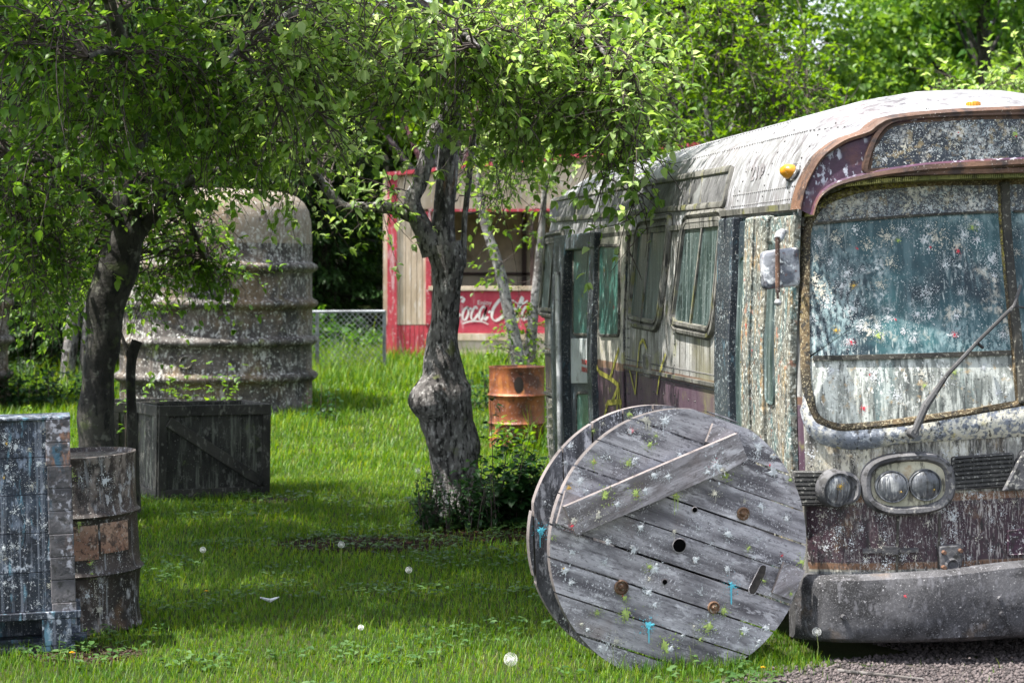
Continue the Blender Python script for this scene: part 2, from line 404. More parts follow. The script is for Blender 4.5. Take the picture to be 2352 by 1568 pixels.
def fpx(x, y, brow=False):                                   # photo point -> (u, z) on the front face
    v = 0.0
    for _ in range(6):
        p = inv(x, y, BUS, 1, v); v = Fb(p.x) + (-.015 if brow else rake(p.z))
    return (p.x, p.z)
def spx(x, y):                                                # photo point -> (v, z) on the left side
    u = 0.0
    for _ in range(6):
        p = inv(x, y, BUS, 0, u); k = crown(p.y) if p.z > 2.1 else 1; u = p_in(p.z if p.z <= 2.1 else 2.1 + (p.z - 2.1) / k)
    return (p.y, p.z)
rg = random.Random(5)
rq = random.Random(31)
for _ in range(90):
    x_, y_ = rq.uniform(1862, 2352), rq.uniform(1040, 1325)
    sh['front_panel'].cluster(fpx(x_, y_), rq.uniform(.02, .06), sf, sp_i(rq.choice('wwc')), rq, n=rq.randint(40, 120), off=.002, sy=1.3)
for _ in range(12): sh['front_panel'].cluster(fpx(rq.uniform(1850, 2352), rq.uniform(1020, 1180)), rq.uniform(.02, .05), sf, sp_i('c'), rq, n=60, off=.002)
for nm, mt in PANELS: sh[nm].build(nm, with_spl(mt), bus, smooth=True)
m_dark = weathered('black door paint', (.014, .018, .026), (.035, .045, .055), [((.30, .36, .38), 45, .54, .64, .75, None, (7, .46, .62)), ((.10, .2, .26), 20, .55, .68, .6, (1, 1, .4), (4, .42, .6)), ((.5, .5, .48), 110, .60, .66, .8)], rough=.5)
m_rubber = weathered('perished rubber gasket', (.022, .022, .022), (.07, .066, .055), [((.34, .33, .28), 60, .55, .66, .7)], rough=.8)
m_moss = weathered('mossy windshield gasket', (.022, .02, .015), (.12, .085, .045), [((.34, .32, .05), 90, .46, .6, .85, None, (1.3, .50, .62)), ((.34, .30, .2), 110, .53, .62, .8), ((.02, .02, .02), 35, .52, .62, .9)], rough=.85, bump=.6)
m_rust = weathered('rusty brown trim', (.045, .024, .018), (.145, .078, .05), [((.018, .015, .018), 12, .50, .64, .8), ((.5, .45, .42), 90, .60, .66, .8, None, (6, .45, .6))], rough=.6, bump=.4)
m_purple = weathered('purple brow panel', (.022, .012, .026), (.07, .03, .06), [((.42, .44, .52), 38, .53, .60, .85, (1, 1, .6), (7, .42, .56)), ((.12, .05, .04), 5, .5, .66, .6)], rough=.45)
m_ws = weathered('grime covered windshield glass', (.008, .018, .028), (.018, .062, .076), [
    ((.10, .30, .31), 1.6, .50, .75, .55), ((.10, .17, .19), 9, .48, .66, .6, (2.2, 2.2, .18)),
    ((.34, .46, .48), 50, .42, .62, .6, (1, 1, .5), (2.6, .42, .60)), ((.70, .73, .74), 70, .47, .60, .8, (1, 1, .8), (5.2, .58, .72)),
    ((.70, .64, .54), 55, .45, .6, .9, (1, 1, .8), (4.1, .57, .70)), ((.5, .55, .55), 26, .55, .68, .65, (2.4, 2.4, .16), (3, .42, .58)), ((.75, .78, .78), 130, .60, .66, .9, None, (3, .46, .62))], base=(1.6, .42, .6), rough=.4, spec=.35, bump=.2, zf=(1.65, 2.3, (.03, .105, .125), .7))  # grime layers; the teal fade up high is sky reflection painted into the colour
m_wt = weathered('dark visor glass', (.008, .011, .024), (.02, .03, .045), [((.35, .42, .45), 60, .50, .62, .8, None, (3.2, .42, .58)), ((.66, .64, .60), 62, .43, .58, .95, None, (5.5, .50, .63)), ((.32, .24, .12), 30, .54, .64, .6), ((.7, .72, .7), 120, .58, .64, .9)], rough=.35, spec=.6)
m_wl = weathered('streaked lower windshield glass', (.11, .125, .12), (.24, .255, .235), [((.04, .045, .045), 12, .48, .62, .8, (3, 3, .16)), ((.55, .58, .55), 13, .46, .60, .75, (2.4, 2.4, .22)), ((.12, .21, .22), 5, .54, .70, .5, (2, 2, .3)), ((.40, .28, .14), 24, .58, .68, .55), ((.70, .72, .70), 60, .54, .63, .8, (1, 1, .7), (5, .42, .58)), ((.03, .03, .03), 90, .58, .66, .8)], rough=.5)
m_mold = weathered('peeling cream and slate moulding', (.13, .15, .19), (.22, .24, .29), [((.60, .58, .50), 40, .42, .56, .95, None, (1.5, .44, .55)), ((.5, .53, .58), 50, .54, .63, .8, None, (6, .42, .58)), ((.03, .03, .03), 50, .56, .65, .9, (1, 1, .5)), ((.5, .42, .1), 12, .60, .7, .6)], rough=.75, bump=.6)
m_glassg = weathered('dusty green window glass', (.012, .026, .026), (.045, .070, .070), [((.20, .245, .245), 8, .46, .66, .65, (4, 4, .12)), ((.01, .02, .02), 6, .54, .7, .7, (4, 4, .12)), ((.35, .42, .40), 60, .60, .68, .7)], rough=.28, spec=.6, bump=.05)
m_glassd = weathered('bright green door glass', (.012, .065, .056), (.035, .125, .105), [((.30, .42, .40), 26, .54, .68, .6, (1, 1, .5)), ((.5, .6, .58), 80, .60, .68, .8), ((.01, .03, .03), 5, .55, .7, .6, (2, 2, .3))], rough=.3, spec=.6, bump=.05)
m_winframe = weathered('grey window frame', (.08, .078, .07), (.20, .195, .18), [((.02, .02, .02), 14, .48, .62, .85, (2, 2, .5)), ((.14, .14, .04), 7, .54, .66, .7)], rough=.6)
m_bump = weathered('dented grey bumper', (.036, .036, .041), (.085, .085, .094), [((.012, .012, .014), 5, .48, .62, .85), ((.16, .16, .18), 30, .54, .66, .5, (1, 1, .5)), ((.13, .13, .14), 140, .52, .62, .5), ((.40, .40, .42), 90, .62, .68, .7), ((.15, .10, .06), 3, .58, .7, .5)], rough=.8, bump=.3)
m_headl = weathered('grey headlight lens', (.05, .055, .065), (.14, .15, .17), [((.45, .46, .46), 35, .5, .62, .7, (2, 2, .25), (4, .4, .6)), ((.02, .02, .02), 30, .52, .64, .8, (2, 2, .25))], rough=.35, spec=.6)
m_cream = weathered('dirty cream headlight surround', (.30, .29, .22), (.56, .53, .42), [((.04, .035, .03), 20, .52, .64, .8, (1.5, 1.5, .5)), ((.30, .17, .07), 9, .58, .7, .6)], rough=.6)
m_bezel = weathered('grimy slate bezel', (.04, .04, .046), (.12, .12, .13), [((.45, .44, .40), 40, .52, .62, .7, None, (3, .42, .6)), ((.015, .015, .015), 25, .52, .64, .8)], rough=.65, bump=.5)
m_grille = weathered('black grille', (.02, .02, .022), (.07, .07, .07), [((.32, .32, .30), 60, .56, .66, .7)], rough=.6)
m_crust = weathered('flaking crusted paint', (.07, .09, .09), (.20, .19, .155), [((.06, .15, .165), 9, .50, .64, .7, (1.6, 1.6, .6)), ((.34, .22, .09), 11, .54, .66, .75, (2, 2, .45)), ((.04, .05, .06), 9, .54, .66, .8, (2, 2, .4)), ((.05, .05, .04), 30, .5, .6, .85), ((.50, .52, .48), 55, .54, .63, .8), ((.30, .13, .08), 16, .60, .68, .7)], rough=.85, bump=.9, bscale=30)
m_amber = weathered('amber lens', (.38, .15, .01), (.62, .28, .015), [((.06, .04, .02), 25, .55, .68, .8), ((.7, .6, .4), 60, .62, .7, .6)], rough=.3, spec=.6)
m_steel = weathered('scratched pale steel', (.30, .31, .32), (.50, .52, .55), [((.06, .05, .05), 14, .54, .66, .8), ((.75, .76, .8), 6, .5, .62, .7)], rough=.35, metal=.3)
m_mirror = weathered('splattered mirror back', (.10, .11, .14), (.34, .35, .39), [((.03, .03, .04), 9, .52, .62, .85), ((.8, .82, .85), 14, .54, .62, .9), ((.15, .06, .05), 30, .6, .68, .8)], rough=.35, metal=.2, base=(9, .42, .56))
m_panelg = weathered('pale grey push panel', (.30, .33, .34), (.40, .44, .45), [((.10, .08, .07), 12, .58, .7, .6), ((.05, .05, .05), 90, .64, .7, .8)], rough=.5)
m_wiper = weathered('corroded wiper arm', (.03, .03, .033), (.09, .09, .095), [((.4, .4, .38), 50, .60, .70, .6)], rough=.7, metal=.1)
m_graf = plain('yellow spray paint', (.36, .34, .06), var=.4, scale=30)
m_redt = plain('faded red lettering', (.42, .05, .04), var=.3, scale=60)
m_grn = weathered('green sill strip', (.10, .11, .03), (.32, .30, .10), [((.03, .03, .01), 40, .5, .6, .8)], rough=.8)

# ---- windshield
CLUST = [(560, 250, 60, 'w'), (600, 290, 50, 'w'), (760, 280, 80, 'c'), (810, 230, 50, 'c'), (900, 290, 50, 'w'), (1000, 240, 80, 'c'), (1060, 220, 60, 'w'), (1100, 290, 50, 'w'), (1300, 270, 70, 'w'), (1370, 290, 40, 'w'), (480, 320, 50, 'c'), (350, 320, 50, 'c'), (420, 260, 50, 'c'),
 (330, 470, 70, 'c'), (230, 500, 60, 'w'), (640, 460, 80, 'c'), (860, 480, 90, 'w'), (940, 470, 90, 'c'), (1060, 520, 60, 'c'), (1180, 480, 70, 'w'), (890, 400, 40, 'w'), (1180, 390, 50, 'w'), (990, 630, 60, 'w'), (1270, 600, 75, 'w'), (1285, 700, 40, 'w'), (300, 620, 50, 'w'), (210, 590, 50, 'c'), (240, 790, 90, 'c'), (400, 680, 70, 'w'),
 (490, 660, 30, 'w'), (430, 900, 60, 'w'), (480, 1000, 60, 'w'), (600, 750, 50, 'c'), (660, 620, 60, 'c'), (740, 1030, 40, 'w'), (650, 950, 50, 'w'), (580, 1010, 60, 'w'), (880, 800, 60, 'w'), (820, 930, 50, 'w'), (900, 940, 60, 'w'), (1060, 940, 60, 'w'), (1080, 800, 30, 'w'), (1040, 1050, 50, 'w'), (800, 1080, 40, 'w'), (400, 1100, 50, 'w'),
 (1325, 530, 30, 'w'), (520, 520, 60, 'c'), (1420, 560, 40, 'c'), (200, 720, 60, 'c'), (175, 950, 50, 'w'), (1340, 1050, 50, 'w'), (450, 420, 60, 'w'), (740, 420, 50, 'w'), (280, 860, 60, 'w'), (1100, 450, 60, 'w'), (370, 760, 60, 'w'),
 (300, 1270, 60, 'w'), (560, 1300, 70, 'w'), (700, 1420, 60, 'w'), (1300, 1400, 60, 'w'), (980, 1330, 60, 'w'), (1220, 1250, 50, 'w'), (420, 1430, 60, 'c'), (850, 1290, 50, 'c')]
def quadpx(pts, brow=False): return [fpx(x, y, brow) for x, y in pts]
CEN = fpx(2352, 640)[0] - .012
def mirror_if(o, k): return [(2 * HW - a, b) for a, b in o][::-1] if k else o
zb, zt_mid, zt = fpx(1853, 822)[1], fpx(1858, 519)[1], fpx(2200, 419)[1]
wl = fpx(1850, 700)[0]
ctop = fpx(2314, 425)[0]; cbot = fpx(2352, 660)[0]
def cline(z): return HW - .006
for k in (0, 1):
    tl = [fpx(1853, 520), fpx(1862, 497), fpx(1882, 470), fpx(1918, 448), fpx(1975, 434)]
    outl = [fpx(1872, 962), fpx(1851, 880), fpx(1849, 700), fpx(1853, 520), fpx(1884, 466), fpx(1975, 433), fpx(2125, 420), (HW - .015, fpx(2330, 417)[1]), (HW - .015, fpx(2352, 925)[1]), fpx(2236, 943), fpx(2028, 972), fpx(1925, 981)]
    out = rp(outl, [.1, .1, .1, .08, .08, .08, .05, .02, .02, .05, .05, .08], n=4, seg=.05)
    out = mirror_if(out, k)
    mb = MB(); mb.loops(out, sf, [(-.024, .002), (-.02, .022), (-.006, .028), (.012, .022), (.016, .008)], fill=False)
    gk = mb.build('windshield_gasket', m_moss, bus, smooth=True); gk['label'] = 'mossy yellow brown windshield gasket'
    # three glass bands clipped out of the same outline
    def band(z0, z1, nm, mt, lab, rgp):
        o = [(min(max(a, -9), 9), min(max(b, z0(a)), z1(a))) for a, b in inset(out, .014)]
        res = [o[0]]
        for p in o[1:]:
            if math.hypot(p[0] - res[-1][0], p[1] - res[-1][1]) > 1e-4: res.append(p)
        ll = []
        for i in range(len(res)):
            (x0, y0), (x1, y1) = res[i], res[(i + 1) % len(res)]; c = max(1, int(math.hypot(x1 - x0, y1 - y0) / .05))
            for j in range(c): ll.append((x0 + (x1 - x0) * j / c, y0 + (y1 - y0) * j / c))
        mb = MB(); mb.loops(ll, sf, [(0, .012)], rings=8)
        for (cx_, cy_, r_, m__) in CLUST:
            x_, y_ = 1791.3 + .381 * cx_, 366.9 + .381 * cy_
            inz = (y_ < 519 - .05 * (x_ - 1856)) == (nm == 'visor_pane') if nm != 'lower_pane' else False
            if y_ > 800: inz = nm == 'lower_pane'
            elif nm == 'lower_pane': inz = False
            if inz and k == 0: mb.cluster(fpx(x_, y_), r_ * .381 / 500 * 1.25, sf, sp_i(m__), rg, n=int(60 + r_ * 2.2), off=.0135)
        for (x, y, r, c) in rgp:
            if k == 0: mb.splat(fpx(x, y), r / 500, sf, sp_i(c), rg, off=.0145)
        o = mb.build(nm, with_spl(mt), bus, smooth='all'); o['label'] = lab
    z1f = lambda a: zt_mid + .04 * (1 - ((a - HW) / HW) ** 2); z0f = lambda a: zb
    band(lambda a: z1f(a), lambda a: 9, 'visor_pane', m_wt, 'dark upper windshield band with white blotches', [])
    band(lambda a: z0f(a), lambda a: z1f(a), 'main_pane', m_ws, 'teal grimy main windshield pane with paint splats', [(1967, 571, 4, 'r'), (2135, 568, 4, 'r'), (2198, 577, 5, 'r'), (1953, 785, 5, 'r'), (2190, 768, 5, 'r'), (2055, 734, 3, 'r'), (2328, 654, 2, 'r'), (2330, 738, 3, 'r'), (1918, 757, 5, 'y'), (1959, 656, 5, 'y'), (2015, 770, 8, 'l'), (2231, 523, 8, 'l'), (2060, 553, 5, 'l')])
    band(lambda a: -9, lambda a: z0f(a), 'lower_pane', m_wl, 'pale streaked lower windshield pane', [(2147, 895, 4, 'r'), (2145, 903, 6, 'y'), (1981, 937, 5, 'r'), (1995, 860, 3, 'r'), (2190, 855, 8, 'l'), (2120, 885, 5, 'l')])
    mb = MB()
    for zf, w in ((z1f, .012), (z0f, .022)):
        pts = []
        for i in range(21):
            a = min(p[0] for p in out) + .03 + (max(p[0] for p in out) - min(p[0] for p in out) - .05) * i / 20; pts.append(a)
        mb = MB()
        for a0, a1 in zip(pts, pts[1:]): mb.bar(sf(a0, zf(a0), .018), sf(a1, zf(a1), .018), w * .8, w, up=(0, 0, 1))
        mb.build('glazing_bar', m_rubber, bus)
mb = MB(); zc0, zc1 = fpx(2352, 925)[1], fpx(2330, 417)[1]
mb.loops(rp([(HW - .022, zc0), (HW - .022, zc1), (HW + .022, zc1), (HW + .022, zc0)], .005, 1, .1), sf, [(0, 0), (.002, .04), (.01, .045)]); mb.build('center_post', m_rubber, bus)
# moulding under the windshield
lo = [fpx(1836, 940), fpx(1850, 985), fpx(1880, 1016), fpx(1930, 1030), fpx(1988, 1031), fpx(2076, 1018), fpx(2200, 1010), (HW, fpx(2352, 1001)[1])]
up = [fpx(1838, 900), fpx(1862, 960), fpx(1885, 976), fpx(1925, 988), fpx(1990, 984), fpx(2076, 976), fpx(2200, 956), (HW, fpx(2352, 930)[1])]
mb = MB(); prev = None
n2 = 9
def interp(pl, m=5):
    r = []
    for i in range(len(pl) - 1):
        for j in range(m):
            t = j / m; p0 = pl[max(i - 1, 0)]; p1 = pl[i]; p2 = pl[i + 1]; p3 = pl[min(i + 2, len(pl) - 1)]
            r.append(tuple(.5 * (2 * p1[c] + (p2[c] - p0[c]) * t + (2 * p0[c] - 5 * p1[c] + 4 * p2[c] - p3[c]) * t * t + (3 * p1[c] - p0[c] - 3 * p2[c] + p3[c]) * t ** 3) for c in range(len(p1))))
    r.append(tuple(pl[-1])); return r
LL, UU = interp(lo), interp(up); LL += [(2 * HW - a, b) for a, b in LL[-2::-1]]; UU += [(2 * HW - a, b) for a, b in UU[-2::-1]]
for (a, b), (c, d) in zip(LL, UU):
    row = [mb.V(sf(a + (c - a) * t, b + (d - b) * t, .004 + .04 * math.sin(min(1, t * 1.15) * math.pi * .62) ** .8)) for t in [i / n2 for i in range(n2 + 1)]]
    if prev:
        for j in range(n2): mb.F((prev[j], row[j], row[j + 1], prev[j + 1]))
    prev = row
mo = mb.build('windshield_moulding', m_mold, bus, smooth='all')
# ---- brow with destination sign
outer = [fpx(x, y, True) for x, y in ((1834, 480), (1842, 440), (1856, 403), (1884, 356), (1932, 318), (1990, 297), (2012, 279), (2048, 264), (2172, 251), (2352, 243))]
inner = [fpx(x, y, True) for x, y in ((1866, 496), (1874, 470), (1889, 448), (1925, 428), (1985, 414), (2030, 406), (2080, 400), (2140, 394), (2240, 388), (2352, 382))]
OO, II = interp(outer), interp(inner)
OO = OO + [(2 * HW - a, b) for a, b in OO[-2::-1]] if OO[-1][0] <= HW else OO + [(2 * HW - a, b) for a, b in OO[::-1] if a < HW]
II = II + [(2 * HW - a, b) for a, b in II[-2::-1]] if II[-1][0] <= HW else II + [(2 * HW - a, b) for a, b in II[::-1] if a < HW]
nn = min(len(OO), len(II)); mb = MB(); prev = None
PTS = [(0, -.13), (0, .0), (.06, .022), (.12, .018), (.16, .002), (.5, .0), (.84, .002), (.88, .025), (.96, .03), (1.0, .02), (1.02, -.03), (1.0, -.2)]
for i in range(nn):
    a, b = OO[i]; c, d = II[i]; row = [mb.V(sfb(a + (c - a) * t, b + (d - b) * t, h)) for t, h in PTS]
    if prev:
        for j in range(len(PTS) - 1): mb.F((prev[j], prev[j + 1], row[j + 1], row[j]), 1 if 3 <= j <= 6 else (2 if j >= 9 else 0))
    prev = row
br = mb.build('brow', [m_rust, m_purple, m_grn], bus, smooth=True); br['label'] = 'purple brow panel edged with rusty brown trim'
so_ = [fpx(x, y, True) for x, y in ((1992, 393), (2000, 360), (2016, 316), (2040, 288), (2078, 278), (2220, 270), (2352, 267))]
right = [(2 * HW - a, b) for a, b in so_ if a < HW][::-1]
sgo = rp([p for p in so_ if p[0] < HW] + right, [.02, .04, .04, .05, .05, .02] + [.02] * 0 + [.02, .05, .05, .04, .04, .02], n=3, seg=.06) if len(right) * 2 == 12 else rp([p for p in so_ if p[0] < HW] + right, .03, n=3, seg=.06)
mb = MB(); mb.loops(sgo, sfb, [(-.03, 0), (-.026, .018), (-.008, .02), (0, .008), (.012, .006)], fill=False)
mb.build('sign_frame', m_rust, bus, smooth=True)
mb = MB(); mb.loops(inset(sgo, .004), sfb, [(0, .006)], rings=8, m=0)
for (x, y, r, c) in [(2330, 308, 9, 'l'), (2333, 312, 4, 'r'), (2200, 305, 3, 'r')]:
    mb.splat(fpx(x, y, True), r / 510, sfb, sp_i(c), rg, off=.008)
for (cx_, cy_, r_, m__) in ((600, 370, 40, 'w'), (700, 310, 60, 'c'), (650, 270, 40, 'w'), (820, 330, 30, 'w'), (940, 300, 40, 'c'), (1040, 310, 60, 'w'), (1000, 215, 40, 'w'), (1190, 300, 40, 'w'), (1220, 230, 40, 'w'), (760, 220, 50, 'w'), (900, 210, 40, 'w'), (1100, 240, 50, 'w'), (570, 320, 40, 'w'), (1120, 330, 40, 'w')):
    mb.cluster(fpx(1740.5 + .48 * cx_, 188.2 + .48 * cy_, True), r_ * .48 / 510 * 1.2, sfb, sp_i(m__), rg, n=130, off=.0075)
sg = mb.build('destination_sign', with_spl(m_wt), bus, smooth='all'); sg['label'] = 'dark destination sign glass blotched with white paint'
# louvre under the brow
mb = MB()
for i in range(170):
    u = .22 + (2 * HW - .44) * i / 169; j = int(i / 169 * (nn - 1)); z = II[j][1] if .2 < II[j][0] < 1.8 else II[nn // 2][1]
    mb.bar(sfb(u, fpx(2200, 401, True)[1] - .05 * ((u - HW) / HW) ** 4 - .01, .0), sfb(u, fpx(2200, 401, True)[1] - .05 * ((u - HW) / HW) ** 4 - .012, -.16), .006, .02)
mb.build('brow_louver', m_grn, bus)
# ---- lamps, grilles, bumper
def ringpts(c, ra, rb, n=40, tilt=0, pw=2.0):
    r = []
    for i in range(n):
        t = -2 * math.pi * i / n; ct, st = math.cos(t), math.sin(t)
        a = ra * math.copysign(abs(ct) ** (2 / pw), ct); b = rb * math.copysign(abs(st) ** (2 / pw), st)
        r.append((c[0] + a * math.cos(tilt) - b * math.sin(tilt), c[1] + a * math.sin(tilt) + b * math.cos(tilt)))
    return r
S_ = 1 / 500.
hc = fpx(2085, 1110); hi = fpx(2088, 1115)
mb = MB(); mb.loops(ringpts(hc, 105 * S_, 73 * S_, 56, .03, 2.7), sf, [(0, 0), (.004, .03), (.015, .042), (.032, .038), (.044, .012)], fill=False)
bz = mb.build('headlight_bezel', m_bezel, bus, smooth=True)
mb = MB(); mb.loops(ringpts(hi, 86 * S_, 56 * S_, 56, .03, 2.6), sf, [(0, .012)], rings=4); pl = mb.build('backing_plate', m_cream, bz, smooth='all')
for (x, y) in ((2045, 1116), (2121, 1112)):
    c = fpx(x, y); mb = MB(); mb.loops(ringpts(c, .074, .074, 36), sf, [(0, .012), (0, .028), (.004, .032), (.007, .03), (.007, .026), (.014, .034), (.03, .042), (.05, .047)], rings=3)
    mb.splat((c[0] + .03, c[1] - .02), .006, sf, sp_i('y'), rg, off=.05)
    mb.build('headlight', with_spl(m_headl), bus, smooth=True)
def slats(x0, x1, yt, yb, n, nm, slope=0.):
    o = rp(quadpx([(x0, yb), (x0, yt), (x1, yt - slope), (x1, yb - slope)]), .015, 3, .05)
    mb = MB(); mb.loops(o, sf, [(0, 0), (0, .02), (.008, .024), (.014, .008)], rings=3)
    for i in range(n):
        y = yt + (yb - yt) * (i + 1) / (n + 1)
        for k in range(6):
            xa = x0 + 4 + (x1 - x0 - 8) * k / 6; xb = x0 + 4 + (x1 - x0 - 8) * (k + 1) / 6
            A, B = fpx(xa, y - slope * k / 6), fpx(xb, y - slope * (k + 1) / 6); mb.bar(sf(*A, .016), sf(*B, .016), .014, .011)
    for k in range(7):
        xa = x0 + 8 + (x1 - x0 - 16) * k / 6; A, B = fpx(xa, yt - slope * k / 6 + 3), fpx(xa, yb - slope * k / 6 - 3); mb.bar(sf(*A, .012), sf(*B, .012), .008)
    return mb.build(nm, m_grille, bus)
slats(1818, 1902, 1080, 1160, 7, 'grille')['label'] = 'small slatted grille beside the turn signal'
slats(2184, 2325, 1048, 1126, 7, 'grille', 10)['label'] = 'wide slatted grille beside the headlights'
mb = MB(); mb.loops(rp(quadpx([(2296, 1126), (2344, 1032), (2370, 1028), (2370, 1122)]), .01, 2, .06), sf, [(0, 0), (0, .03), (.008, .036)], rings=3); mb.build('emblem_plate', m_bezel, bus)
c = fpx(1925, 1120); mb = MB(); mb.loops(ringpts(c, 47 * S_, 40 * S_, 44, 0, 2.6), sf, [(0, 0), (.004, .024), (.016, .03), (.028, .008)], rings=4)
tb = mb.build('signal_housing', m_bezel, bus, smooth=True)
Mc = Matrix.Translation(sf(fpx(1912, 1120)[0], c[1], .034)) @ Matrix.Rotation(R(96), 4, 'X') @ Matrix.Rotation(R(16), 4, 'Y')
mb = MB(); mb.lathe([(.088, -.03), (.088, .0), (.083, .025), (.078, .03)], 40, 0, M=Mc); mb.lathe([(.078, .03), (.074, .024), (.068, .028), (.04, .042), (.001, .046)], 40, 1, M=Mc)
mb.splat((0, 0), .014, lambda a, b, h: Mc @ Vector((a + .0, b + .02, .045 + h)), 2 + SPL.index('y'), rg)
ts = mb.build('turn_signal', [m_bezel, m_headl] + [M_[k] for k in SPL], bus, smooth=True)
# bumper: swept section following the nose
SEC = [(.0, .0), (.05, .0), (.085, .02), (.10, .07), (.105, .15), (.10, .22), (.085, .26), (.05, .275), (0, .275)]
mb = MB(); prev = None; nB = 46
for i in range(nB):
    u = -.05 + (2 * HW + .1) * i / (nB - 1); e = min(u + .05, 2 * HW + .05 - u)
    base = Fb(min(max(u, .0), 2 * HW)) + .0
    sh_ = .13 * math.exp(-e / .07); w = .006 * noise.noise(Vector((u * 3, 0, 1))) + (.02 * sstep(.6, .9, u) if u < 1.3 else .02)
    zt_ = .305 + .035 * sstep(.0, 1.1, u); row = []
    for (d, z) in SEC:
        dd = d + .02 * noise.noise(Vector((u * 5, z * 9, 3))) * (1 if d > .04 else 0)
        row.append(mb.V((u, base - dd - .02 + sh_, .085 + z * (zt_ / .275) * (1 - .0 * e) + w * (z > .2) * .5)))
    if prev:
        for j in range(len(SEC) - 1): mb.F((prev[j], prev[j + 1], row[j + 1], row[j]))
    else: mb.F(row)
    prev = row
mb.F(prev[::-1])
for (x, y) in ((2292, 1372), (2296, 1437 - 30), (1958, 1427)):
    p = inv(x, y, BUS, 1, -.30); 
    if p.x < 2: mb.tube([(p.x, Fb(p.x) - .11, p.z), (p.x, Fb(p.x) - .135, p.z)], [.014, .01], 8)
bp_surf = lambda a, b, h: Vector((a, Fb(a) - .128 - h, b))
mb.splat((inv(2084, 1371, BUS, 1, -.3).x, inv(2084, 1371, BUS, 1, -.3).z), .009, bp_surf, sp_i('r'), rg)
mb.build('bumper', with_spl(m_bump), bus, smooth=True)
# hatch handle, tow plate, access panel, seams
mb = MB(); A, B = fpx(1980, 1264), fpx(2108, 1262); mb.bar(sf(*A, .008), sf(*B, .008), .016, .02); A, B = fpx(2024, 1262), fpx(2060, 1262); mb.bar(sf(*A, .012), sf(*B, .012), .03, .035); mb.build('hatch_handle', m_bezel, bus)
mb = MB(); mb.loops(rp(quadpx([(2158, 1313), (2152, 1252), (2206, 1248), (2206, 1300)]), .015, 3, .05), sf, [(0, 0), (0, .02), (.006, .026)], rings=2)
p = fpx(2182, 1296); mb.lathe([(.034, 0), (.034, .02), (.028, .026), (.014, .012), (.001, .012)], 20, 0, M=Matrix.Translation(sf(p[0], p[1], .012)) @ Matrix.Rotation(R(90), 4, 'X'))
for x, y in ((2162, 1266), (2200, 1262), (2162, 1300)):
    p = fpx(x, y); mb.tube([sf(*p, .02), sf(*p, .045)], [.011, .009], 8, m=1)
mb.build('tow_plate', [m_bezel, m_rust], bus)
mb = MB(); mb.loops(rp(quadpx([(2312, 1276), (2312, 1216), (2400, 1208), (2400, 1270)]), .01, 3, .05), sf, [(0, 0), (0, .008), (.005, .012), (.009, .008)], rings=3); mb.build('access_panel', weathered('purple access panel', (.03, .012, .026), (.07, .028, .05), [((.55, .55, .55), 70, .56, .64, .8), ((.02, .02, .02), 20, .52, .62, .7)], rough=.5), bus)
for x, y0, y1 in ((2062, 1185, 1325), (2158, 1180, 1322)):
    mb = MB(); A, B = fpx(x, y0), fpx(x - 3, y1); mb.bar(sf(*A, .002), sf(*B, .002), .008, .01); mb.build('front_seam', m_rubber, bus)
# wiper
pv = fpx(2086, 991); wp = [fpx(2086, 991), fpx(2110, 930), fpx(2160, 858), fpx(2232, 780), fpx(2312, 702), (HW + .02, fpx(2352, 654)[1])]
mb = MB(); mb.tube([sf(*pv, .02), sf(*pv, .09)], [.026, .02], 12); mb.tube([sf(*p, .085 if i else .075) for i, p in enumerate(wp)], [.017, .02, .011, .009, .009, .008], 8)
p2 = wp[4]; mb.tube([sf(*p2, .08), sf(HW + .1, fpx(2352, 711)[1], .06), sf(HW + .35, fpx(2352, 715)[1] - .02, .05)], [.006, .006, .005], 6)
A = fpx(2232, 788); mb.tube([sf(*A, .075), sf(A[0] + .03, A[1] - .02, .05)], .008, 6)
mb.build('wiper', m_wiper, bus, smooth=True)
# front pillar edge strip with rivets
mb = MB()
for k in range(46):
    z = .5 + 1.6 * k / 45; p = sf(.035, z, .012); mb.tube([p, p + Vector((0, -.006, 0))], [.006, .003], 6)
mb.build('pillar_rivets', m_bezel, bus)
# ---- left side: windows, doors, panels
def hinge_in(w): return w
def window(outl, r, nm, lab, bars, clip=None):
    o = rp([spx(*p) for p in outl], r, 5, .06)
    mb = MB(); mb.loops(o, ss, [(-.034, 0), (-.030, .024), (-.012, .028), (-.004, .012)], fill=False, m=0); mb.loops(o, ss, [(-.004, .012), (.010, .010)], fill=False, m=1); mb.loops(o, ss, [(.010, .010), (.014, .026), (.030, .026), (.036, .006)], fill=False, m=0); mb.loops(o, ss, [(-.044, .004), (-.034, .006)], fill=False, m=1)
    w = mb.build(nm, [m_winframe, m_rubber], bus, smooth=True); w['label'] = lab
    mb = MB(); mb.loops(inset(o, .034), ss, [(0, .008)], rings=6); mb.build('glass_pane', m_glassg, w, smooth='all')
    mb = MB()
    for (xa, ya, xb, yb) in bars:
        A, B = spx(xa, ya), spx(xb, yb); mb.bar(ss(*A, .014), ss(*B, .014), .02, .012, up=(1, 0, 0))
    A, B = spx((outl[0][0] + outl[-1][0]) / 2 * 0 + outl[0][0] + 8, outl[0][1] - 8), spx(outl[-1][0] - 8, outl[-1][1] - 10)
    mb.bar(ss(*A, .016), ss(*B, .016), .02, .03, up=(1, 0, 0))
    mb.build('mullion', m_winframe, w); return o
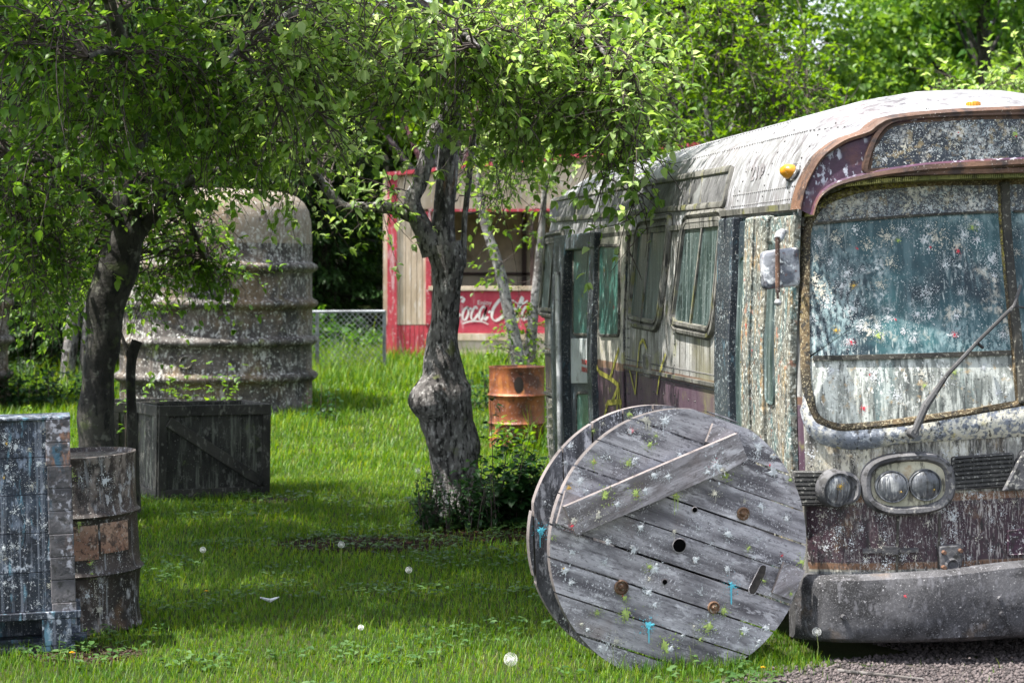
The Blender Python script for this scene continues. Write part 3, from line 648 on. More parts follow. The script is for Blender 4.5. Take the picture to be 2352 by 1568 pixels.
# outlines run bottom-left, top-left, top-right, bottom-right in the photo
window([(1547, 748), (1578, 502), (1668, 492), (1640, 766)], [.12, .10, .10, .12], 'side_window', 'rain streaked side window just behind the front door', [(1590, 755, 1621, 505)])
window([(1447, 736), (1471, 517), (1546, 505), (1516, 749)], [.12, .10, .10, .12], 'side_window', 'rain streaked side window next to the rear door', [(1476, 741, 1502, 514)])
window([(1243, 716), (1258, 545), (1296, 539), (1283, 722)], [.06, .05, .05, .06], 'side_window', 'narrow side window at the tail of the bus', [(1263, 719, 1277, 545)])
# upper advert panel
def bandq(pts): return rp([spx(*p) for p in pts], [.04, .03, .03, .06], 4, .1)
ad = bandq([(1268, 508), (1272, 460), (1686, 387), (1668, 472)])
mb = MB(); mb.loops(ad, ss, [(-.012, 0), (-.010, .018), (.004, .022), (.02, .018), (.024, .006)], rings=7, m=0, mf=1)
for x in (1330, 1390, 1440, 1500, 1556, 1590, 1616):
    t = (x - 1270) / 415; A, B = spx(x + 1, 461 - 74 * t + 4), spx(x - 5, 508 - 37 * t - 4); mb.bar(ss(*A, .008), ss(*B, .008), .012, .008, m=0, up=(1, 0, 0))
mb.build('advert_panel', [m_winframe, weathered('faded advert board', (.045, .045, .048), (.12, .12, .125), [((.02, .02, .02), 9, .5, .64, .8, (3, 3, .3)), ((.22, .23, .23), 2, .54, .66, .6), ((.25, .25, .25), 20, .54, .66, .5, (2, 2, .2))], rough=.6)], bus, smooth=True)
# mouldings along the side
mb = MB()
def rail(x0, y0, x1, y1, h=.02, o=.01, m=0):
    (v0, z0), (v1, z1) = spx(x0, y0), spx(x1, y1)
    for k in range(8):
        a, b = k / 8, (k + 1) / 8; mb.bar(ss(v0 + (v1 - v0) * a, z0 + (z1 - z0) * a, o), ss(v0 + (v1 - v0) * b, z0 + (z1 - z0) * b, o), .02, h, m=m, up=(1, 0, 0))
zs_ = [spx(1437, y)[1] for y in (775, 880)]
V0, V1, V2 = 1.36, 3.72, 5.9
for z in (1.19, .855): 
    for a, b in ((V0, V1), (V2, 6.75)):
        mb.bar(ss(a, z, .008), ss(b, z, .008), .02, .022, up=(1, 0, 0))
for z in (.815, .74, .66, .58, .5, .42, .34, .26):
    for a, b in ((V0, V1), (V2, 6.75)): mb.bar(ss(a, z, .004), ss(b, z, .004), .014, .012, up=(1, 0, 0))
for v in (1.40, 3.70, 6.3, 5.95): mb.bar(ss(v, .2, .002), ss(v, 2.05, .002), .008, .03, up=(1, 0, 0))
mb.bar(ss(.12, 2.095, .02), ss(1.4, 2.105, .02), .03, .025, up=(1, 0, 0)); mb.bar(ss(1.4, 2.06, .012), ss(6.8, 2.06, .012), .03, .02, up=(1, 0, 0))
mb.build('side_moulding', m_winframe, bus)
mb = MB(); rg2 = random.Random(3)
def rivets(v0, z0, v1, z1, step=.045, r=.0075):
    L = math.hypot(v1 - v0, z1 - z0); n = int(L / step)
    for i in range(n + 1):
        v = v0 + (v1 - v0) * i / n; z = z0 + (z1 - z0) * i / n; c = ss(v, z, .0); t = ss(v, z, .007); d = (t - c).normalized()
        s1 = Vector((0, 1, 0)); s2 = d.cross(s1); k = [mb.V(c + (s1 * math.cos(a) + s2 * math.sin(a)) * r) for a in (0, 1.57, 3.14, 4.71)]; q = mb.V(t)
        for j in range(4): mb.F((k[j], k[(j + 1) % 4], q))
for z in (1.24, 1.16, .89, .83): rivets(V0, z, V1, z, .03); rivets(V2, z, 6.75, z, .035)
for z in (2.14, 2.2, 2.475): rivets(.1, z, 1.3, z, .035)
rivets(1.3, 2.475, 6.6, 2.475, .05); rivets(1.3, 2.585, 6.6, 2.585, .06)
for v in (1.42, 1.46, 2.42, 3.64, 3.68, 3.74): rivets(v, .9, v, 1.98, .06)
for v in (1.95, 2.1, 2.7, 2.95, 3.3): rivets(v, .45, v, 1.15, .07)
for v in (1.2, .75, .3, .12, 2.6, 3.9, 5.2): rivets(v, 2.12, v, 2.62 if v > .8 else 2.5, .05)
for v in (6.0, 6.35): rivets(v, .3, v, 1.9, .08)
mb.build('rivets', weathered('dark rivets', (.04, .04, .04), (.12, .12, .12)), bus)
# side vent
mb = MB(); o = rp([spx(1481, 862), spx(1480, 812), spx(1495, 816), spx(1496, 868)], .015, 3, .05); mb.loops(o, ss, [(0, 0), (0, .012), (.008, .014), (.014, .004)], rings=3)
a0, z0 = spx(1482, 858); a1, z1 = spx(1494, 818)
for k in range(9): z = z0 + (z1 - z0) * (k + .5) / 9; mb.bar(ss(a0, z, .008), ss(a1, z, .008), .008, .006, up=(1, 0, 0))
mb.build('side_vent', m_winframe, bus)
# graffiti on the side
def strokes(mb, pts, w, surf, m=0, off=.009):
    for (a, b) in zip(pts, pts[1:]):
        A, B = Vector(a), Vector(b); d = (B - A).normalized(); nrm = Vector((-d.y, d.x)) * w / 2; k = max(1, int((B - A).length / .08))
        for i in range(k):
            p, q = A.lerp(B, i / k), A.lerp(B, (i + 1) / k)
            mb.F([mb.V(surf(*(x), off)) for x in ((p - nrm), (q - nrm), (q + nrm), (p + nrm))], m)
mb = MB()
for pl in ([(1448, 845), (1462, 905), (1472, 790), (1480, 779), (1488, 800)], [(1512, 905), (1520, 850), (1532, 812)]): strokes(mb, [spx(*p) for p in pl], .022, ss)
mb.build('graffiti', m_graf, bus)
mb = MB()
for pl in ([(1726, 392), (1731, 379), (1735, 388), (1726, 412), (1733, 411)], [(1738, 412), (1742, 382)], [(1747, 410), (1750, 380), (1756, 382), (1755, 396), (1749, 400)]): strokes(mb, [spx(*p) for p in pl], .02, ss, off=.004)
mb.build('fleet_number', plain('faded grey number', (.19, .18, .19), var=.3), bus)
# rear door: open dark frame, leaf with glass, push panel, second leaf painted
def side_quad(x0, x1, y0, y1, x0b=None, x1b=None):   # px: left, right, top, bottom -> outline bottom-left, top-left, top-right, bottom-right
    return [spx(x0b or x0, y1), spx(x0, y0), spx(x1, y0), spx(x1b or x1, y1)]
zbot = .20
def vz(x, z): return (spx(x, 760)[0], z)
dv = [spx(x, 760)[0] for x in (1286, 1312, 1318, 1368, 1379, 1436)]
ztop = spx(1330, 541)[1]
rd = MB(); rd.loops(rp([(dv[0], .2), (dv[0], ztop), (dv[5], ztop), (dv[5], .2)], .02, 2, .15), ss, [(0, 0), (0, .012)], rings=6); rdo = rd.build('rear_door', m_dark, bus); rdo['label'] = 'folding rear door with dark leaf and green glass'
mb = MB()
mb.loops(rp([(dv[0], .18), (dv[0], ztop), (dv[1], ztop), (dv[1], .18)], .01, 2, .15), ss, [(0, 0), (0, .07), (.01, .075)], rings=3)
mb.loops(rp([(dv[1], ztop - .11), (dv[1], ztop), (dv[4], ztop), (dv[4], ztop - .11)], .01, 2, .15), ss, [(0, 0), (0, .065), (.01, .07)], rings=3)
mb.loops(rp([(dv[3], .2), (dv[3], ztop), (dv[4], ztop), (dv[4], .2)], .01, 2, .15), ss, [(0, 0), (0, .06), (.01, .065)], rings=3); mb.build('door_frame', m_dark, rdo)
mb = MB(); mb.loops(rp([(dv[4], .2), (dv[4], ztop + .03), (dv[5], ztop + .03), (dv[5], .2)], .02, 2, .1), ss, [(0, 0), (0, .018), (.006, .022)], rings=5); lf = mb.build('door_leaf', weathered('painted door leaf', (.30, .29, .26), (.44, .42, .37), [((.05, .05, .05), 20, .55, .66, .7), ((.35, .34, .08), 8, .58, .7, .6)], bands=[(1.16, 1.21, (.17, .09, .055), .9), (.8, 1.16, (.06, .03, .05), .95), (0, .8, (.06, .075, .07), .95)], rough=.5), rdo)
def pane(x0, x1, y0, y1, par, offs=.024, spl=(), surf=ss):
    o = rp(side_quad(x0, x1, y0, y1), .05, 5, .08); mb = MB(); mb.loops(o, surf, [(-.022, offs - .008), (-.018, offs + .006), (-.004, offs + .008), (0, offs)], fill=False, m=0)
    g = mb.build('glass_gasket', m_rubber, par, smooth=True)
    mb = MB(); mb.loops(o, surf, [(0, offs)], rings=5)
    for (x, y, r, c) in spl: mb.splat(spx(x, y), r / 400, surf, sp_i(c), rg, off=offs + .002)
    mb.build('door_glass', with_spl(m_glassd), par, smooth='all')
pane(1324, 1366, 573, 765, rdo, .02, [(1346, 625, 9, 'w'), (1336, 690, 8, 'l'), (1345, 680, 6, 'l'), (1355, 720, 6, 'l')])
pane(1386, 1431, 568, 767, rdo, .028, [(1398, 621, 6, 'y'), (1406, 659, 3, 'r'), (1420, 706, 4, 'r'), (1411, 694, 4, 'y'), (1398, 630, 8, 'w')])
pane(1332, 1368, 905, 1040, rdo, .02)
mb = MB(); mb.loops(rp(side_quad(1320, 1369, 777, 880), .01, 2, .1), ss, [(0, .014), (0, .024), (.004, .028)], rings=3); pp = mb.build('push_panel', m_panelg, rdo)
def text_mesh(txt, size, name, mat, M, parent, extrude=.001):
    c = bpy.data.curves.new(name, 'FONT'); c.body = txt; c.size = size; c.extrude = extrude; c.align_x = 'LEFT'; c.space_line = 1.05
    t = bpy.data.objects.new('tmp_text', c); COL.objects.link(t); dg = bpy.context.evaluated_depsgraph_get(); dg.update()
    me = bpy.data.meshes.new_from_object(t.evaluated_get(dg)); bpy.data.objects.remove(t); me.materials.clear(); me.materials.append(mat); me.transform(M)
    me.name = name; o = bpy.data.objects.new(name, me); COL.objects.link(o); o.parent = parent; return o
tv, tz = spx(1345, 829); T = Matrix(((0, 0, -1, 0), (-1, 0, 0, 0), (0, 1, 0, 0), (0, 0, 0, 1))); T.translation = ss(tv, tz, .031)
text_mesh('TO OPEN\nPUSH H', .052, 'lettering', m_redt, Matrix.Translation(ss(tv, tz - .02, .031)) @ Matrix.Rotation(R(-90), 4, 'Z') @ Matrix.Rotation(R(90), 4, 'X') @ Matrix.Scale(1.15, 4, (1, 0, 0)), rdo)
A = spx(1312, 626); mb = MB(); mb.tube([ss(dv[1] - .01, .3, .12), ss(dv[1] - .01, A[1], .12)], .022, 12); mb.build('grab_rail', m_steel, rdo, smooth=True)
mb = MB()
for pl in ([(1372, 830), (1386, 855), (1410, 868), (1430, 885)], [(1410, 868), (1430, 800)], [(1430, 885), (1413, 925)], [(1428, 890), (1424, 985)], [(1400, 935), (1404, 924), (1436, 922)], [(1430, 890), (1436, 960)], [(1404, 925), (1392, 980)]): strokes(mb, [spx(*p) for p in pl], .035, ss, off=.026)
mb.build('graffiti', m_graf, rdo)
# rear flank hatch handle and seams
mb = MB(); A = spx(1275, 920); mb.bar(ss(A[0] - .15, A[1], .02), ss(A[0] + .15, A[1], .02), .03, .06, up=(1, 0, 0)); mb.build('hatch_latch', m_winframe, bus)
# front door, folded open: dark post, recess, crusted leaves
fv = [spx(x, 760)[0] for x in (1664, 1697, 1727, 1776, 1800, 1826)]
fzt = 2.075
mb = MB(); mb.loops(rp([(fv[0], .2), (fv[0], fzt), (fv[5] + .02, fzt), (fv[5] + .02, .2)], .01, 2, .1), ss, [(0, 0), (0, .004)], rings=4)
fd = mb.build('front_door', weathered('dark door recess', (.01, .014, .018), (.03, .05, .055), [((.14, .26, .26), 20, .55, .68, .6, (1, 1, .3))], rough=.5), bus); fd['label'] = 'crusted folding front door beside the mirror'
mb = MB(); mb.loops(rp([(fv[0], .16), (fv[0], fzt), (fv[1], fzt), (fv[1], .16)], .01, 2, .1), ss, [(0, 0), (0, .05), (.012, .058)], rings=4); mb.bar(ss((fv[0] + fv[1]) / 2, .2, .06), ss((fv[0] + fv[1]) / 2, fzt, .06), .012, .012); mb.build('door_post', m_dark, fd)
mb = MB(); mb.loops(rp([(fv[1] - .02, .2), (fv[1] - .02, fzt - .02), (fv[2], fzt - .02), (fv[2], .2)], .01, 2, .1), ss, [(0, .004), (0, .02), (.006, .024)], rings=4); mb.build('door_jamb', weathered('blue black jamb', (.015, .022, .03), (.04, .07, .085), [((.4, .4, .35), 60, .6, .68, .7)], rough=.5), fd)
o = rp([(fv[1] - .08, .72), (fv[1] - .08, 1.86), (fv[2] + .03, 1.86), (fv[2] + .03, .72)], .05, 5, .1); mb = MB(); mb.loops(o, ss, [(-.015, .02), (-.012, .034), (0, .03), (.002, .028)], rings=5); mb.build('door_glass', m_glassg, fd, smooth=True)
mb = MB(); mb.loops(rp([(fv[2], .18), (fv[2], fzt - .01), (fv[3], fzt - .01), (fv[3], .18)], .01, 2, .06), ss, [(0, 0), (0, .05), (.01, .06)], rings=6)
mb.loops(rp([((fv[2] + fv[3]) / 2 - .01, .18), ((fv[2] + fv[3]) / 2 - .01, fzt - .02), ((fv[2] + fv[3]) / 2 + .01, fzt - .02), ((fv[2] + fv[3]) / 2 + .01, .18)], .004, 1, .1), ss, [(0, .05), (0, .07)], rings=2)
for (x, y, r, c) in ((1738, 643, 3, 'r'), (1742, 749, 4, 'r'), (1756, 805, 3, 'r'), (1730, 832, 3, 'y')): mb.splat(spx(x, y), r / 400, ss, sp_i(c), rg, off=.064)
mb.build('door_leaf', with_spl(m_crust), fd)
mb = MB(); mb.loops(rp([(fv[3], .18), (fv[3], fzt - .02), (fv[5] - .03, fzt - .02), (fv[5] - .03, .18)], .01, 2, .06), ss, [(0, 0), (0, .03), (.006, .036)], rings=4); mb.build('door_leaf', m_crust, fd)
o = rp([spx(1779, 918), spx(1779, 560), spx(1796, 560), spx(1796, 925)], .03, 5, .08); mb = MB(); mb.loops(o, ss, [(-.012, .034), (-.010, .046), (0, .042), (.002, .040)], rings=5); mb.build('door_glass', m_glassg, fd, smooth=True)
# mirror on its bracket, standing off the front corner
mc = inv(1794, 617, BUS, 1, -.12)
mb = MB(); sm = lambda a, b, h: Vector((mc.x + a, -.12 - h + .05 * (a * 3) ** 2, mc.z + b))
mb.loops(rp([(-.085, -.095), (-.088, .08), (.088, .098), (.090, -.08)], .028, 5, .05), sm, [(.004, -.05), (0, -.04), (0, 0), (.004, .006), (.010, .008)], rings=4)
mr = mb.build('mirror', m_mirror, bus, smooth=True)
q0 = inv(1786, 546, BUS, 1, -.15); q1 = inv(1786, 672, BUS, 1, -.15); q2 = inv(1798, 532, BUS, 1, -.1)
mb = MB(); mb.tube([q1, q0], [.011, .011], 8, m=0); mb.tube([q0 + Vector((0, 0, -.01)), q0 * .5 + q2 * .5, q2], [.020, .024, .016], 10, m=1); mb.tube([q2, q2 + Vector((.06, .14, 0))], .012, 8, m=1); mb.tube([q2 + Vector((0, 0, -.12)), q2 + Vector((.06, .14, -.12))], .008, 8)
mb.tube([q1 + Vector((0, 0, .02)), q1 + Vector((0, 0, -.03))], .006, 6); mb.lathe([(.001, -.018), (.013, -.012), (.018, 0), (.013, .012), (.001, .018)], 14, 1, M=Matrix.Translation(q1 + Vector((0, 0, -.045))))
mb.build('mirror_bracket', [m_rust, m_steel], bus, smooth=True)
# marker lamps
def lamp(v, z, lab, broken=False, surf=ss, s=1.0):
    mb = MB(); r = lambda a, b, h: surf(v + a, z + b, h)
    mb.loops(ringpts((0, 0), .082 * s, .046 * s, 26), r, [(0, -.01), (0, .012), (.008, .016)], rings=2, m=0); k = mb.build('lamp_base', m_bezel, bus, smooth=True)
    mb = MB(); mb.loops(ringpts((.012, 0), .06 * s, .036 * s, 26), r, [(0, .01), (.001, .03), (.010, .052), (.022, .060)], rings=3); l = mb.build('marker_lamp', m_amber, bus, smooth=True); l['label'] = lab
lamp(*spx(1824, 398), 'amber marker lamp on the roof corner', s=.95)
def top(u, v, h=0): # roof top near the front
    zz = [z for z in np.linspace(2.3, 2.53, 60) if p_in(z) >= min(u, 2 * HW - u) - 1e-6]; z = 2.1 + ((zz[0] if zz else 2.53) - 2.1) * crown(v); return Vector((u, v, z + h))
ul = fpx(2325, 230)[0] - .0
mb = MB(); M2 = Matrix.Translation(top(.93, .10, -.004))
mb.lathe([(.036, 0), (.036, .01)], 16, 0, M=M2 @ Matrix.Scale(1.0, 4)); mb.lathe([(.033, .01), (.033, .03), (.028, .04), (.001, .043)], 16, 1, M=M2)
for k in range(16): a = k / 16 * 6.283; mb.bar(M2 @ Vector((.033 * math.cos(a), .033 * math.sin(a), .012)), M2 @ Vector((.031 * math.cos(a), .031 * math.sin(a), .036)), .005, m=1)
t_ = mb.build('marker_lamp', [m_bezel, m_amber], bus, smooth=True); t_['label'] = 'ribbed amber lamp on top of the roof'
mb = MB(); M2 = Matrix.Translation(top(.72, .10, -.004)); mb.lathe([(.036, 0), (.036, .008), (.026, .014), (.02, .006), (.001, .006)], 16, 0, M=M2)
for a in range(5): mb.bar(M2 @ Vector((-.025 + .012 * a, 0, .008)), M2 @ Vector((-.02 + .011 * a, .01, .022)), .007)
mb.build('broken_lamp_base', m_rubber, bus)
# ------------------------------------------------------------------ cable spool
SPOOL = Matrix.Translation((.762, 8.87, 0)) @ Matrix.Rotation(R(15.3), 4, 'Z')
SR, SZ = .616, .556
def c6(cx, cy): return (1194.8 + .4302 * cx, 893.8 + .4302 * cy)
def wood(name, rot, c1=(.085, .080, .092), c2=(.38, .37, .40), lite=(.54, .53, .57), edge=False):
    s = NM(name); g = s.N('ShaderNodeNewGeometry'); mv = s.N('ShaderNodeVectorMath'); mv.operation = 'ADD'
    cv = s.N('ShaderNodeCombineXYZ'); r = s.math('MULTIPLY', g.outputs['Random Per Island'], 37.0)
    s.L(r, cv.inputs[0]); s.L(r, cv.inputs[2]); s.L(s.mapped(rot=(0, rot, 0)), mv.inputs[0]); s.L(cv.outputs[0], mv.inputs[1]); s.vec = mv.outputs[0]
    gr = s.noise(5, 5, .5, st=(.5, 1, 3), dist=.12); fine = s.noise(30, 6, .7, st=(.12, 1, 4))
    col = s.mix(s.rng(gr, .32, .68), c1, c2); col = s.mix(s.rng(s.noise(40, 6, .75, st=(.6, 1, 1.6)), .50, .64, 0, .8), col, c1)
    col = s.mix(s.rng(fine, .56, .72, 0, .6), col, (.022, .019, .022))
    col = s.mix(s.math('MULTIPLY', s.rng(s.noise(20, 6, .7, st=(.5, 1, 1.4)), .5, .62), s.rng(s.noise(3.2, 3), .42, .60, 0, .8)), col, lite)
    col = s.mix(s.math('MULTIPLY', s.rng(s.noise(95, 5, .7), .56, .64), s.rng(s.noise(6, 3), .46, .62)), col, (.66, .66, .70))
    col = s.mix(s.rng(s.noise(4, 4), .56, .74, 0, .45), col, (.12, .075, .055))
    v = s.math('MULTIPLY', s.math('SUBTRACT', g.outputs['Random Per Island'], .5), .4)
    hs = s.N('ShaderNodeHueSaturation'); s.L(col, hs.inputs['Color']); s.L(s.math('ADD', v, 1.0), hs.inputs['Value'])
    s.bump(s.math('ADD', s.math('MULTIPLY', fine, .6), gr), .45, .008)
    return s.finish(hs.outputs[0], .75, 0, .3)
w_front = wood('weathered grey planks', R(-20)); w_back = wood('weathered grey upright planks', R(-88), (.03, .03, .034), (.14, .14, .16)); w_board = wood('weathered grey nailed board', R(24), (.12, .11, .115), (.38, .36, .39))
w_edge = weathered('cut plank edge', (.09, .08, .08), (.19, .165, .165), [((.05, .04, .04), 30, .55, .66, .8)], rough=.8)
def clip_poly(poly, n, lo, hi):
    def half(poly, n, d, s):
        out = []
        for i in range(len(poly)):
            a, b = poly[i - 1], poly[i]; da = s * (a[0] * n[0] + a[1] * n[1] - d); db = s * (b[0] * n[0] + b[1] * n[1] - d)
            if (da < 0) != (db < 0): t = da / (da - db); out.append((a[0] + (b[0] - a[0]) * t, a[1] + (b[1] - a[1]) * t))
            if db >= 0: out.append(b)
        return out
    return half(half(poly, n, lo, 1), n, hi, -1)
def flange(name, y0, th, ang, pitch, off, mats, c=(0, SZ), r=SR, seed=0, parent=None, splats=(), gap=.0075):
    mb = MB(); n = (math.sin(ang), math.cos(ang)); rr = random.Random(seed)
    circ = [(r * math.cos(-2 * math.pi * i / 120), r * math.sin(-2 * math.pi * i / 120)) for i in range(120)]
    k0 = int(-r / pitch) - 2
    for k in range(k0, -k0 + 1):
        lo, hi = off + k * pitch, off + (k + 1) * pitch - gap * rr.uniform(.7, 1.5)
        q = clip_poly(circ, n, lo, hi)
        if len(q) < 3: continue
        j = rr.uniform(-.003, .003)
        f = [mb.V((c[0] + a, y0 + j, c[1] + b)) for a, b in q]; bk = [mb.V((c[0] + a, y0 + th, c[1] + b)) for a, b in q]
        mb.F(f, 0); mb.F(bk[::-1], 0)
        for i in range(len(q)): mb.F((f[i - 1], f[i], bk[i], bk[i - 1])[::-1], 1)
    def s2(a, b, h):
        q_ = math.hypot(a - c[0], b - c[1]); k_ = min(1, (r - .004) / q_) if q_ > 0 else 1
        return Vector((c[0] + (a - c[0]) * k_, y0 - .004 - h, c[1] + (b - c[1]) * k_))
    rgg = random.Random(seed + 9)
    for (p, rr_, cc, dr) in splats: mb.splat(p, rr_, s2, 2 + SPL.index(cc), rgg, dr)
    for _ in range(26):
        a_, q_ = rgg.uniform(0, 6.28), r * math.sqrt(rgg.random()) * .95
        mb.cluster((c[0] + q_ * math.cos(a_), c[1] + q_ * math.sin(a_)), rgg.uniform(.02, .08), s2, 2, rgg, n=rgg.randint(30, 110), off=.0008)
    return mb.build(name, mats, parent)
spool = thing('cable_spool', 'big paint splattered grey wooden cable spool standing on edge in front of the bus', 'cable spool', SPOOL)
def s6(cx, cy, yy=0): p = inv(*c6(cx, cy), SPOOL, 1, yy); return (p.x, p.z)
K6 = .4302 / 508
SPLATS = [(775, 162, 36, 'w', 95), (672, 168, 36, 'c', 60), (590, 222, 24, 'w', 0), (594, 220, 10, 'r', 0), (690, 293, 24, 'l', 0), (577, 390, 22, 'l', 0), (608, 385, 26, 'w', 0), (393, 387, 22, 'l', 0), (396, 386, 7, 'r', 0), (256, 525, 15, 'y', 0),
 (345, 545, 24, 'w', 0), (1033, 555, 22, 'c', 70), (1283, 622, 24, 'w', 85), (1350, 355, 22, 'w', 0), (1352, 352, 8, 'y', 0), (1350, 440, 38, 'w', 0), (1330, 405, 9, 'r', 0), (1395, 885, 9, 'r', 0), (1510, 920, 30, 'l', 0), (1130, 1047, 26, 'b', 160),
 (715, 955, 34, 'w', 30), (690, 945, 20, 'l', 0), (690, 950, 6, 'r', 0), (688, 1010, 13, 'c', 0), (683, 1080, 24, 'w', 30), (563, 1198, 34, 'l', 50), (685, 1255, 30, 'b', 180), (1010, 1262, 36, 'l', 0), (1200, 1285, 34, 'w', 0), (770, 1370, 40, 'l', 0), (800, 1385, 22, 'w', 0),
 (510, 1345, 26, 'c', 0), (1085, 1180, 24, 'l', 0), (605, 855, 28, 'w', 0), (275, 865, 24, 'w', 0), (445, 922, 22, 'w', 0), (270, 1030, 22, 'w', 0), (1110, 770, 32, 'w', 0), (1105, 955, 24, 'w', 40), (820, 756, 15, 'c', 60), (830, 568, 24, 'l', 110), (240, 965, 34, 'w', 0), (230, 955, 8, 'y', 0), (465, 808, 22, 'w', 0),
 (555, 1112, 20, 'l', 0), (545, 1100, 6, 'r', 0), (410, 1190, 18, 'l', 0), (1270, 308, 36, 'w', 0), (320, 490, 30, 'w', 0), (850, 350, 26, 'w', 0), (1250, 250, 22, 'w', 0), (1440, 480, 16, 'l', 0), (935, 905, 26, 'w', 0), (715, 1145, 20, 'w', 0), (1420, 690, 18, 'w', 0), (160, 790, 20, 'l', 0), (1310, 1270, 28, 'w', 0), (1270, 1350, 26, 'w', 0), (1215, 850, 12, 'l', 0), (1300, 1022, 10, 'l', 0), (1095, 460, 24, 'l', 0), (925, 1262, 10, 'c', 150), (640, 735, 24, 'w', 0), (960, 1330, 14, 'l', 0), (1490, 1100, 22, 'l', 0), (1465, 1135, 16, 'c', 0), (425, 1375, 18, 'w', 0), (360, 1280, 16, 'w', 0), (325, 1250, 12, 'c', 0)]
rgs = random.Random(12)
extra = [((rgs.uniform(-.5, .5), SZ + rgs.uniform(-.5, .5)), rgs.uniform(.006, .013), rgs.choice('wwwwcl'), 0) for _ in range(8)]
extra = [e for e in extra if math.hypot(e[0][0], e[0][1] - SZ) < .56]
fl = flange('front_flange', 0, .045, R(19.5), .1405, .047, with_spl(w_front, w_edge), seed=1, parent=spool, splats=[(s6(x, y), r * 1.15 * K6, c, d * 1.1 * K6) for x, y, r, c, d in SPLATS] + extra)
bk = flange('back_flange', .36, .045, R(88), .15, .02, with_spl(w_back, w_edge), seed=2, parent=spool, r=.610, splats=[(s6(112, 752, .36), .027, 'b', .09), (s6(583, 133, .36), .018, 'l', 0), (s6(585, 135, .36), .006, 'r', 0), (s6(390, 222, .36), .012, 'l', 0), (s6(265, 300, .36), .022, 'w', 0), (s6(240, 390, .36), .022, 'w', 0), (s6(440, 180, .36), .010, 'c', 0), (s6(320, 210, .36), .012, 'w', 0), (s6(130, 600, .36), .01, 'w', 0), (s6(640, 130, .36), .016, 'w', 0), (s6(165, 690, .36), .014, 'w', 0)])
mb = MB(); nst = 22
for i in range(nst):
    a0, a1 = 2 * math.pi * i / nst, 2 * math.pi * (i + .92) / nst; rr_ = .30
    q = [(rr_ * math.cos(a0), rr_ * math.sin(a0)), (rr_ * math.cos(a1), rr_ * math.sin(a1)), (.27 * math.cos(a1), .27 * math.sin(a1)), (.27 * math.cos(a0), .27 * math.sin(a0))]
    f = [mb.V((a, .0455, SZ + b)) for a, b in q]; g = [mb.V((a, .3595, SZ + b)) for a, b in q]
    mb.F(f); mb.F(g[::-1])
    for k in range(4): mb.F((f[k - 1], g[k - 1], g[k], f[k]))
mb.build('barrel', w_back, spool)
def slab(name, pts, y0, th, mat, splats=()):
    q = [s6(*p, y0) for p in pts]; mb = MB(); f = [mb.V((a, y0 - th, b)) for a, b in q]; g = [mb.V((a, y0, b)) for a, b in q]
    ar = sum(q[i - 1][0] * q[i][1] - q[i][0] * q[i - 1][1] for i in range(len(q)))
    if ar > 0: f = f[::-1]; g = g[::-1]
    mb.F(f, 0); mb.F(g[::-1], 0)
    for k in range(len(q)): mb.F((f[k - 1], g[k - 1], g[k], f[k]), 1)
    s2 = lambda a, b, h: Vector((a, y0 - th - h, b)); rr_ = random.Random(4)
    for (x, y, r, c) in splats: mb.splat(s6(x, y, y0 - th), r * K6, s2, 2 + SPL.index(c), rr_)
    for (x, y) in (pts[0], pts[2]):
        pass
    return mb.build(name, with_spl(mat, w_edge), spool)
slab('board', [(235, 538), (330, 578), (262, 742), (188, 712)], -.005, .022, w_board)['label'] = 'short stub board under the left end of the brace'
slab('board', [(1022, 180), (1160, 228), (1130, 330), (985, 278)], -.005, .022, w_board)['label'] = 'short stub board under the upper end of the brace'
slab('board', [(225, 622), (680, 428), (1145, 232), (1170, 290), (1200, 372), (1095, 428), (287, 775)], -.029, .035, w_board,
     [(1045, 402, 54, 'w'), (1040, 388, 11, 'r'), (1000, 440, 22, 'w'), (1080, 430, 26, 'c'), (455, 563, 34, 'l'), (620, 558, 32, 'l'), (625, 570, 8, 'y'), (668, 542, 24, 'w'), (415, 676, 32, 'c'), (285, 702, 30, 'c'), (275, 730, 12, 'r'), (520, 612, 26, 'w'), (715, 458, 26, 'w'), (790, 465, 28, 'w')])['label'] = 'long splattered diagonal brace board'
slab('board', [(1400, 915), (1512, 962), (1440, 1120), (1338, 1080)], -.005, .022, w_board, [(1445, 1090, 12, 'l')])['label'] = 'small block board at the lower right edge'
blackm = plain('dark hole', (.004, .004, .004), rough=1, spec=0)
def hole(x, y, r, n='axle_hole', sl=None):
    c = s6(x, y); mb = MB(); A = lambda a, b, h: Vector((a, -h, b))
    o = ringpts(c, r * K6, r * K6, 28) if sl is None else rp([s6(*p) for p in sl], .012, 6, .03)
    mb.loops(o, A, [(-.004, .0045), (0, .006)], fill=False, m=1); mb.loops(o, A, [(0, .0055)], rings=2, m=0 if sl is None else 2)
    mb.build(n, [blackm, w_board, plain('recessed dirty wood', (.045, .038, .035), var=.6, scale=40)], spool)
hole(848, 832, 36); hole(930, 642, 14, 'bolt_hole'); hole(770, 1027, 14, 'bolt_hole')
hole(0, 0, 0, 'slot', [(1220, 1060), (1285, 935), (1312, 940), (1305, 985), (1250, 1092), (1222, 1088)])
m_rbolt = weathered('rusty bolt', (.06, .035, .025), (.22, .13, .08), [((.4, .4, .35), 60, .56, .66, .8)], rough=.6, metal=.4)
